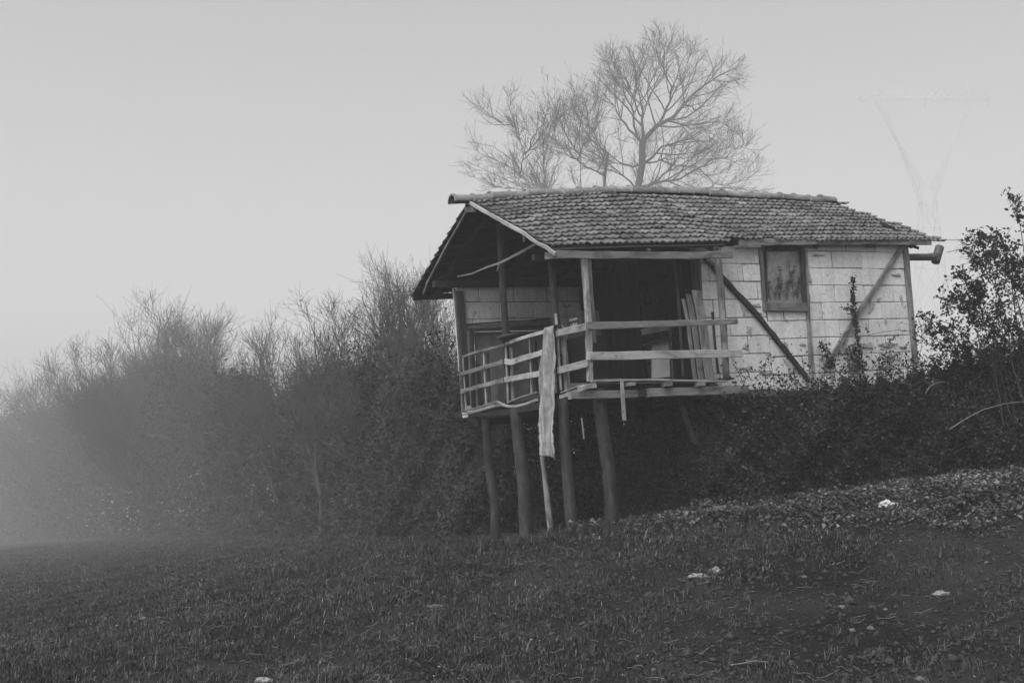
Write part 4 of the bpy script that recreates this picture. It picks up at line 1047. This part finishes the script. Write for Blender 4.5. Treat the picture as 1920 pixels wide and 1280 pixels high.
def grass():
    global RNG
    RNG = np.random.default_rng(201); n = 1300000
    y = 9.3 + 100 * RNG.random(n) ** 3.4; hwid = .42 * y + 3.5; x = RNG.uniform(-1, 1, n) * hwid
    lim = np.interp(x, [-14, -4, -1, 1, 3, 7, 13], [120, 38, 26, 19.5, 17.6, 16.6, 16.6]); cl = wob(x * .8, y * .8, 1.0, 3) + .8 * wob(x, y, 3.1, 1) + .6 * wob(x, y, 9.3, 4) + RNG.normal(0, .45, n)
    bare = .75 * sstep(x + 1.0, 0, 3) * (1 - sstep(y - .25 * x, 11.5, 14.0))
    k = (y < lim) & (cl > -.30 + bare * 1.6); x, y, cl = x[k], y[k], cl[k]; n = len(x)
    h = RNG.uniform(.012, .042, n) * (1 + .7 * np.clip(cl, -.8, 1.6)) * (1 + .012 * (y - 9)); h *= np.where((RNG.random(n) < .04) & (y < 19), 2.2, 1)
    th = RNG.uniform(0, 2 * np.pi, n); lx, ly = np.cos(th), np.sin(th); w_ = RNG.uniform(.0016, .0034, n) * (1 + .13 * (y - 9))
    z = ground_z(x, y) - .005; B = np.stack([x, y, z], 1); S_ = np.stack([-ly, lx, 0 * x], 1) * w_[:, None]; Ln = np.stack([lx, ly, 0 * x], 1)
    bend = (h * RNG.uniform(.3, 1.5, n))[:, None]; up = np.array([0, 0, 1.])
    m = B + Ln * bend * .3 + up * (h * .62)[:, None]; t = B + Ln * bend + up * (h * RNG.uniform(.75, 1.0, n))[:, None]
    V = np.stack([B - S_, B + S_, m + S_ * .7, t, m - S_ * .7], 1).reshape(-1, 3); q = np.arange(n) * 5
    o = np_mesh("grass", V, np.concatenate([np.stack([q, q + 1, q + 2], -1), np.stack([q, q + 2, q + 4], -1), np.stack([q + 4, q + 2, q + 3], -1)]), M_grass)
    tag(o, "short damp grass over the field, thin on the bare dark soil at right", "grass", kind="stuff")
grass()
def tufts():
    global RNG
    RNG = np.random.default_rng(203); cx, cy = [], []
    for (a, b, c_, d_, m_) in [(-.6, 2.0, 17.0, 18.6, 60), (1.5, 4.2, 16.4, 17.8, 30), (-4, -.5, 19, 25, 60), (-9, -4, 26, 36, 50)]:
        cx += list(RNG.uniform(a, b, m_)); cy += list(RNG.uniform(c_, d_, m_))
    per = 60; cx = np.repeat(cx, per); cy = np.repeat(cy, per); n = len(cx); th = RNG.uniform(0, 6.28, n)
    x = cx + RNG.normal(0, .07, n); y = cy + RNG.normal(0, .07, n); h = RNG.uniform(.05, .21, n) * np.repeat(RNG.uniform(.4, 1.3, n // per), per); w_ = RNG.uniform(.002, .005, n)
    lx, ly = np.cos(th), np.sin(th); B = np.stack([x, y, ground_z(x, y) - .01], 1); S_ = np.stack([-ly, lx, 0 * x], 1) * w_[:, None]; Ln = np.stack([lx, ly, 0 * x], 1); up = np.array([0, 0, 1.])
    bd = (h * RNG.uniform(.2, 1.5, n))[:, None]; m = B + Ln * bd * .35 + up * (h * .6)[:, None]; t = B + Ln * bd + up * (h * .95)[:, None]
    V = np.stack([B - S_, B + S_, m + S_ * .7, t, m - S_ * .7], 1).reshape(-1, 3); q = np.arange(n) * 5
    tag(np_mesh("tall_grass", V, np.concatenate([np.stack([q, q + 1, q + 2], -1), np.stack([q, q + 2, q + 4], -1), np.stack([q + 4, q + 2, q + 3], -1)]), M_grass),
        "taller tufts of grass round the feet of the stilts and the bushes", "grass", kind="stuff")
tufts()
def near_tufts():
    global RNG
    RNG = np.random.default_rng(209); m = 1500; cy = 9.4 + 7 * RNG.random(m) ** 1.3; cx = RNG.uniform(-.42, .42, m) * cy; dens = wob(cx, cy, 1.3, 6) + RNG.normal(0, .5, m) - .5 * sstep(cx, 0, 2.5)
    k = (dens > -.25) & (cy < np.interp(cx, [-6, 1, 4, 7], [17, 17, 15.2, 14.4])); cx, cy = cx[k], cy[k]; per = 16; cx = np.repeat(cx, per); cy = np.repeat(cy, per); n = len(cx); th = RNG.uniform(0, 6.28, n)
    x = cx + RNG.normal(0, .035, n); y = cy + RNG.normal(0, .035, n); h = RNG.uniform(.03, .11, n) * np.repeat(RNG.uniform(.5, 1.3, n // per), per); w_ = RNG.uniform(.0014, .003, n)
    lx, ly = np.cos(th), np.sin(th); B = np.stack([x, y, ground_z(x, y) - .004], 1); S_ = np.stack([-ly, lx, 0 * x], 1) * w_[:, None]; Ln = np.stack([lx, ly, 0 * x], 1); up = np.array([0, 0, 1.])
    bd = (h * RNG.uniform(.2, 1.3, n))[:, None]; m_ = B + Ln * bd * .3 + up * (h * .6)[:, None]; t = B + Ln * bd + up * (h * RNG.uniform(.6, .95, n))[:, None]
    V = np.stack([B - S_, B + S_, m_ + S_ * .7, t, m_ - S_ * .7], 1).reshape(-1, 3); q = np.arange(n) * 5
    tag(np_mesh("grass_tufts", V, np.concatenate([np.stack([q, q + 1, q + 2], -1), np.stack([q, q + 2, q + 4], -1), np.stack([q + 4, q + 2, q + 3], -1)]), M_drygrass),
        "wispy paler tufts of grass dotting the near field", "grass", kind="stuff")
near_tufts()
def fallen():
    global RNG
    RNG = np.random.default_rng(202); n = 600; y = 9.5 + 15 * RNG.random(n) ** 1.5; x = RNG.uniform(-.42, .42, n) * y; k = (y < 17.5) | (x < .5); x, y = x[k], y[k]
    v, q = leaves(np.stack([x, y, ground_z(x, y) + .03 + RNG.uniform(0, .03, len(x))], 1), .028, flat=1.0)
    tag(np_mesh("fallen_leaves", v, q, M_fallen), "pale dry leaves and chips scattered over the grass", "fallen leaves", kind="stuff")
    n = 600; y = 9.5 + 7 * RNG.random(n); x = RNG.uniform(-.42, .42, n) * y; b = np.stack([x, y, ground_z(x, y) + .02], 1); th = RNG.uniform(0, 6.28, n); L = RNG.uniform(.04, .16, n)
    P = np.stack([b + np.stack([np.cos(th) * L * t, np.sin(th) * L * t, .012 + RNG.uniform(-.01, .05, n) * t], 1) for t in (0, .33, .66, 1)], 1); v, q = tubes(P, np.full((n, 4), .0022), 3)
    tag(np_mesh("dead_stalks", v, q, M_palecane), "dead stalks lying over the dark soil in the near field", "dead stalks", kind="stuff")
fallen()
def clods():
    global RNG
    RNG = np.random.default_rng(207); n = 42000; y = 9.3 + 9 * RNG.random(n) ** 1.5; x = RNG.uniform(-.42, .42, n) * y
    k = (x > -1.5 + RNG.normal(0, .8, n)) & (wob(x, y, 2.2, 8) + RNG.normal(0, .5, n) > -.3); x, y = x[k], y[k]; n = len(x)
    oc = np.array([[1, 0, 0], [0, 1, 0], [-1, 0, 0], [0, -1, 0], [0, 0, 1], [0, 0, -.4]], float); fc = np.array([[0, 1, 4], [1, 2, 4], [2, 3, 4], [3, 0, 4], [1, 0, 5], [2, 1, 5], [3, 2, 5], [0, 3, 5]])
    s_ = RNG.exponential(.010, n) + .006; a = RNG.uniform(0, 6.28, n)
    V = oc[None] * s_[:, None, None] * RNG.uniform(.5, 1.3, (n, 6, 1)); V[:, :, 2] *= .7; X = V[:, :, 0] * np.cos(a)[:, None] - V[:, :, 1] * np.sin(a)[:, None]; Yy = V[:, :, 0] * np.sin(a)[:, None] + V[:, :, 1] * np.cos(a)[:, None]
    V = np.stack([X + x[:, None], Yy + y[:, None], V[:, :, 2] + ground_z(x, y)[:, None] + .003], -1).reshape(-1, 3)
    tag(np_mesh("soil_clods", V, (fc[None] + (np.arange(n) * 6)[:, None, None]).reshape(-1, 3), M_clod), "small dark clods of bare soil in the near field", "soil clods", kind="stuff")
clods()
def lump(name, label, cat, x, y, w_, h_, mat, seed, folds=1.0, group=None, zs=1.0):
    p = gpix(x, y); s = p[1] / F; rx = w_ * s / 2; rz = h_ * s * zs; me = bpy.data.meshes.new(name); import bmesh
    bm = bmesh.new(); bmesh.ops.create_icosphere(bm, subdivisions=4, radius=1)
    for v in bm.verts:
        c_ = v.co.copy(); k = 1 + folds * (.28 * mn.noise(c_ * 1.6 + Vector((seed, 0, 0))) + .20 * abs(mn.noise(c_ * 4 + Vector((0, seed, 0)))) + .08 * mn.noise(c_ * 11 + Vector((0, seed, 3))))
        v.co = Vector((c_.x * rx * k, c_.y * rx * .8 * k, max(c_.z, -.25) * rz * .8 * k + rz * .15))
    bm.to_mesh(me); bm.free(); me.materials.append(mat)
    for f_ in me.polygons: f_.use_smooth = mat is not M_bag
    o = bpy.data.objects.new(name, me); COL.objects.link(o); o.location = (p[0], p[1], p[2] + (.05 if seed == 1 else 0)); tag(o, label, cat, group); return o
lump("plastic_bag", "crumpled white bag lying at the foot of the thicket, biggest of the white litter", "bag", 1665, 957, 30, 11, M_bag, 1, 1.6)
lump("plastic_bag", "small white scrap in the grass, left one of the close pair", "litter", 1309, 1081, 28, 7, M_scrap, 2, 2.2)
lump("plastic_bag", "small white scrap in the grass, right one of the close pair", "litter", 1341, 1073, 20, 9, M_scrap, 3, 2.2)
lump("plastic_bag", "flattened pale scrap on the dark soil below the ground cover at right", "litter", 1765, 1114, 26, 6, M_scrap, 4, 2.0)
lump("stone", "pale long stone at the very bottom of the field, left of centre", "stone", 492, 1277, 34, 8, M_scrap, 5, .8)
lump("plastic_bag", "thin pale scrap alone on the left part of the field", "litter", 269, 1161, 14, 5, M_stone, 6, 1.4)
lump("plastic_bag", "thin pale scrap on the grass left of the stilts' foot", "litter", 818, 1137, 26, 4, M_stone, 7, 1.8)
for i, (x, y, s_, l_) in enumerate([(1598, 1183, 12, "rounded pale stone on the soil, larger left one of two near each other"), (1632, 1179, 13, "flat pale stone on the soil, right one of two near each other"), (1725, 1275, 16, "pale stone at the bottom edge of the picture on the right"),
                                (1225, 1256, 9, "small pale stone low down among the near grass tufts"), (1508, 1082, 9, "small pale stone in the grass right of the pair of white scraps"), (1578, 1140, 14, "flat pale chip on the soil above the two stones"),
                                (1660, 1143, 8, "small round pale stone right of the flat chip"), (1850, 1055, 8, "little pale stone under the ground cover at the far right")]):
    lump("stone", l_, "stone", x, y, s_, s_ * .5, M_stone, 20 + i, .7, "pale stones on the field")
cane_thing("thin dry stick lying on the near grass in the middle of the field", [(1370, 1246), (1390, 1243), (1415, 1238), (1440, 1240)], gpix(1400, 1246)[1] - .05, .006)
lump("small_bird", "small dark bird perched in the twigs of the slim tree", "bird", 1052, 222, 8, 8, M_branch, 50)
b_ = [o for o in COL.objects if o.name.startswith("small_bird")][0]
bpy.data.objects.remove(b_)
def bird():
    c = at(1052, 222, 122); S_ = .28; m = Matrix.Identity(3)
    mb = MB(); P = [(-1.9, 0, -.95), (-1.2, 0, -.5), (-.7, 0, -.1), (-.1, 0, .3), (.4, 0, .75), (.62, 0, 1.0), (.8, 0, 1.15), (1.0, 0, 1.12), (1.25, 0, 1.05)]
    R_ = [.10, .16, .5, .62, .5, .36, .38, .22, .03]; vs = []; n = 12
    for p, r_ in zip(P, R_):
        for k in range(n): th = 2 * math.pi * k / n; vs.append((p[0] + .35 * r_ * math.sin(th), r_ * .85 * math.cos(th), p[2] + r_ * .9 * math.sin(th)))
    fs = [(r * n + k, r * n + (k + 1) % n, (r + 1) * n + (k + 1) % n, (r + 1) * n + k) for r in range(len(P) - 1) for k in range(n)] + [tuple(range(n - 1, -1, -1)), tuple(range((len(P) - 1) * n, len(P) * n))]
    mb.add(vs, fs, [[(0, 0)] * len(f_) for f_ in fs])
    mb.log([(0, .2, -.2), (.05, .2, -.75)], .05, .04, sides=5); mb.log([(0, -.2, -.2), (.05, -.2, -.75)], .05, .04, sides=5)
    o = mb.build("small_bird", M_branch, None, smooth=True); o.scale = (S_,) * 3; o.location = tuple(c); tag(o, "small dark bird perched in the bare twigs above the hut's ridge", "bird")
bird()

# ------------------------------------------------------------------ power pylon, barely there in the fog
def pylon():
    Y = 300.0; s = Y / F; c = at(1757, 890, Y); x0 = c[0]; zg = float(ground_z(x0, Y)); root = tag(empty("power_pylon", (x0, Y, zg)), "very faint lattice power pylon in the fog above the hut's right end", "pylon")
    P = lambda x, y, d=0: np.array([(x - 1757) * s, d, at(x, y, Y)[2] - zg])
    def bars(name, L_, r_):
        v, q = tubes(np.array([[a, (a + b) / 2, b] for a, b in L_]), np.full((len(L_), 3), r_), 4); np_mesh(name, v, q, M_steel, root)
    wd = 14 * s; body = []; lv = [(930, 60), (800, 46), (690, 36), (590, 28), (500, 22), (430, 17), (380, 14)]
    C4 = lambda y, w_: [P(1757 + sx * w_, y, sy * w_ * s) for sx, sy in ((-1, -1), (1, -1), (1, 1), (-1, 1))]
    rings = [C4(*l) for l in lv]
    for r0_, r1_ in zip(rings, rings[1:]):
        for k in range(4): body += [(r0_[k], r1_[k]), (r0_[k], r1_[(k + 1) % 4]), (r0_[(k + 1) % 4], r1_[k]), (r1_[k], r1_[(k + 1) % 4])]
    bars("mast", body, .055)
    arms = []
    for sg in (-1, 1):
        for d in (-.8, .8):
            a = [P(1757 + sg * (12 + 66 * t), 385 - 190 * t, d * (1 - .3 * t)) for t in np.linspace(0, 1, 8)]; b = [P(1757 + sg * (2 + 88 * t + 4), 350 - 158 * t + (0), d * (1 - .3 * t)) for t in np.linspace(0, 1, 8)]
            for k in range(7): arms += [(a[k], a[k + 1]), (b[k], b[k + 1]), (a[k], b[k + 1]), (b[k], a[k + 1])]
    bars("fork", arms, .075)
    cr = []
    for d in (-.8, .8):
        t0 = [P(x, 186, d) for x in np.linspace(1630, 1884, 20)]; t1 = [P(x, 186 - 16 * (1 - abs(x - 1757) / 127) ** .4, d) for x in np.linspace(1630, 1884, 20)]
        for k in range(19): cr += [(t0[k], t0[k + 1]), (t1[k], t1[k + 1]), (t0[k], t1[k + 1])]
    for x in (1672, 1842): cr += [(P(x - 6, 172), P(x, 140)), (P(x + 6, 172), P(x, 140))]
    bars("crossarm", cr, .08)
    ins = [(P(x, 186), P(x, 204)) for x in (1634, 1757, 1880)]; bars("insulator", ins, .16)
pylon()

# ------------------------------------------------------------------ haze
bxm = MB(); bxm.box((-405, -30, -32), (405, 700, 97))
hm = bpy.data.materials.new("haze_air"); hm.use_nodes = True; t = hm.node_tree; t.nodes.remove(t.nodes["Principled BSDF"])
pv = t.nodes.new("ShaderNodeVolumePrincipled"); pv.inputs["Color"].default_value = (.88, .88, .88, 1); pv.inputs["Density"].default_value = HAZE; pv.inputs["Density Attribute"].default_value = ""
pv.inputs["Anisotropy"].default_value = 0.0
t.links.new(pv.outputs[0], t.nodes["Material Output"].inputs["Volume"])
try: hm.cycles.homogeneous_volume = True
except Exception: pass
hz = bxm.build("haze", hm); tag(hz, "even grey fog filling the whole field", "fog", kind="stuff")
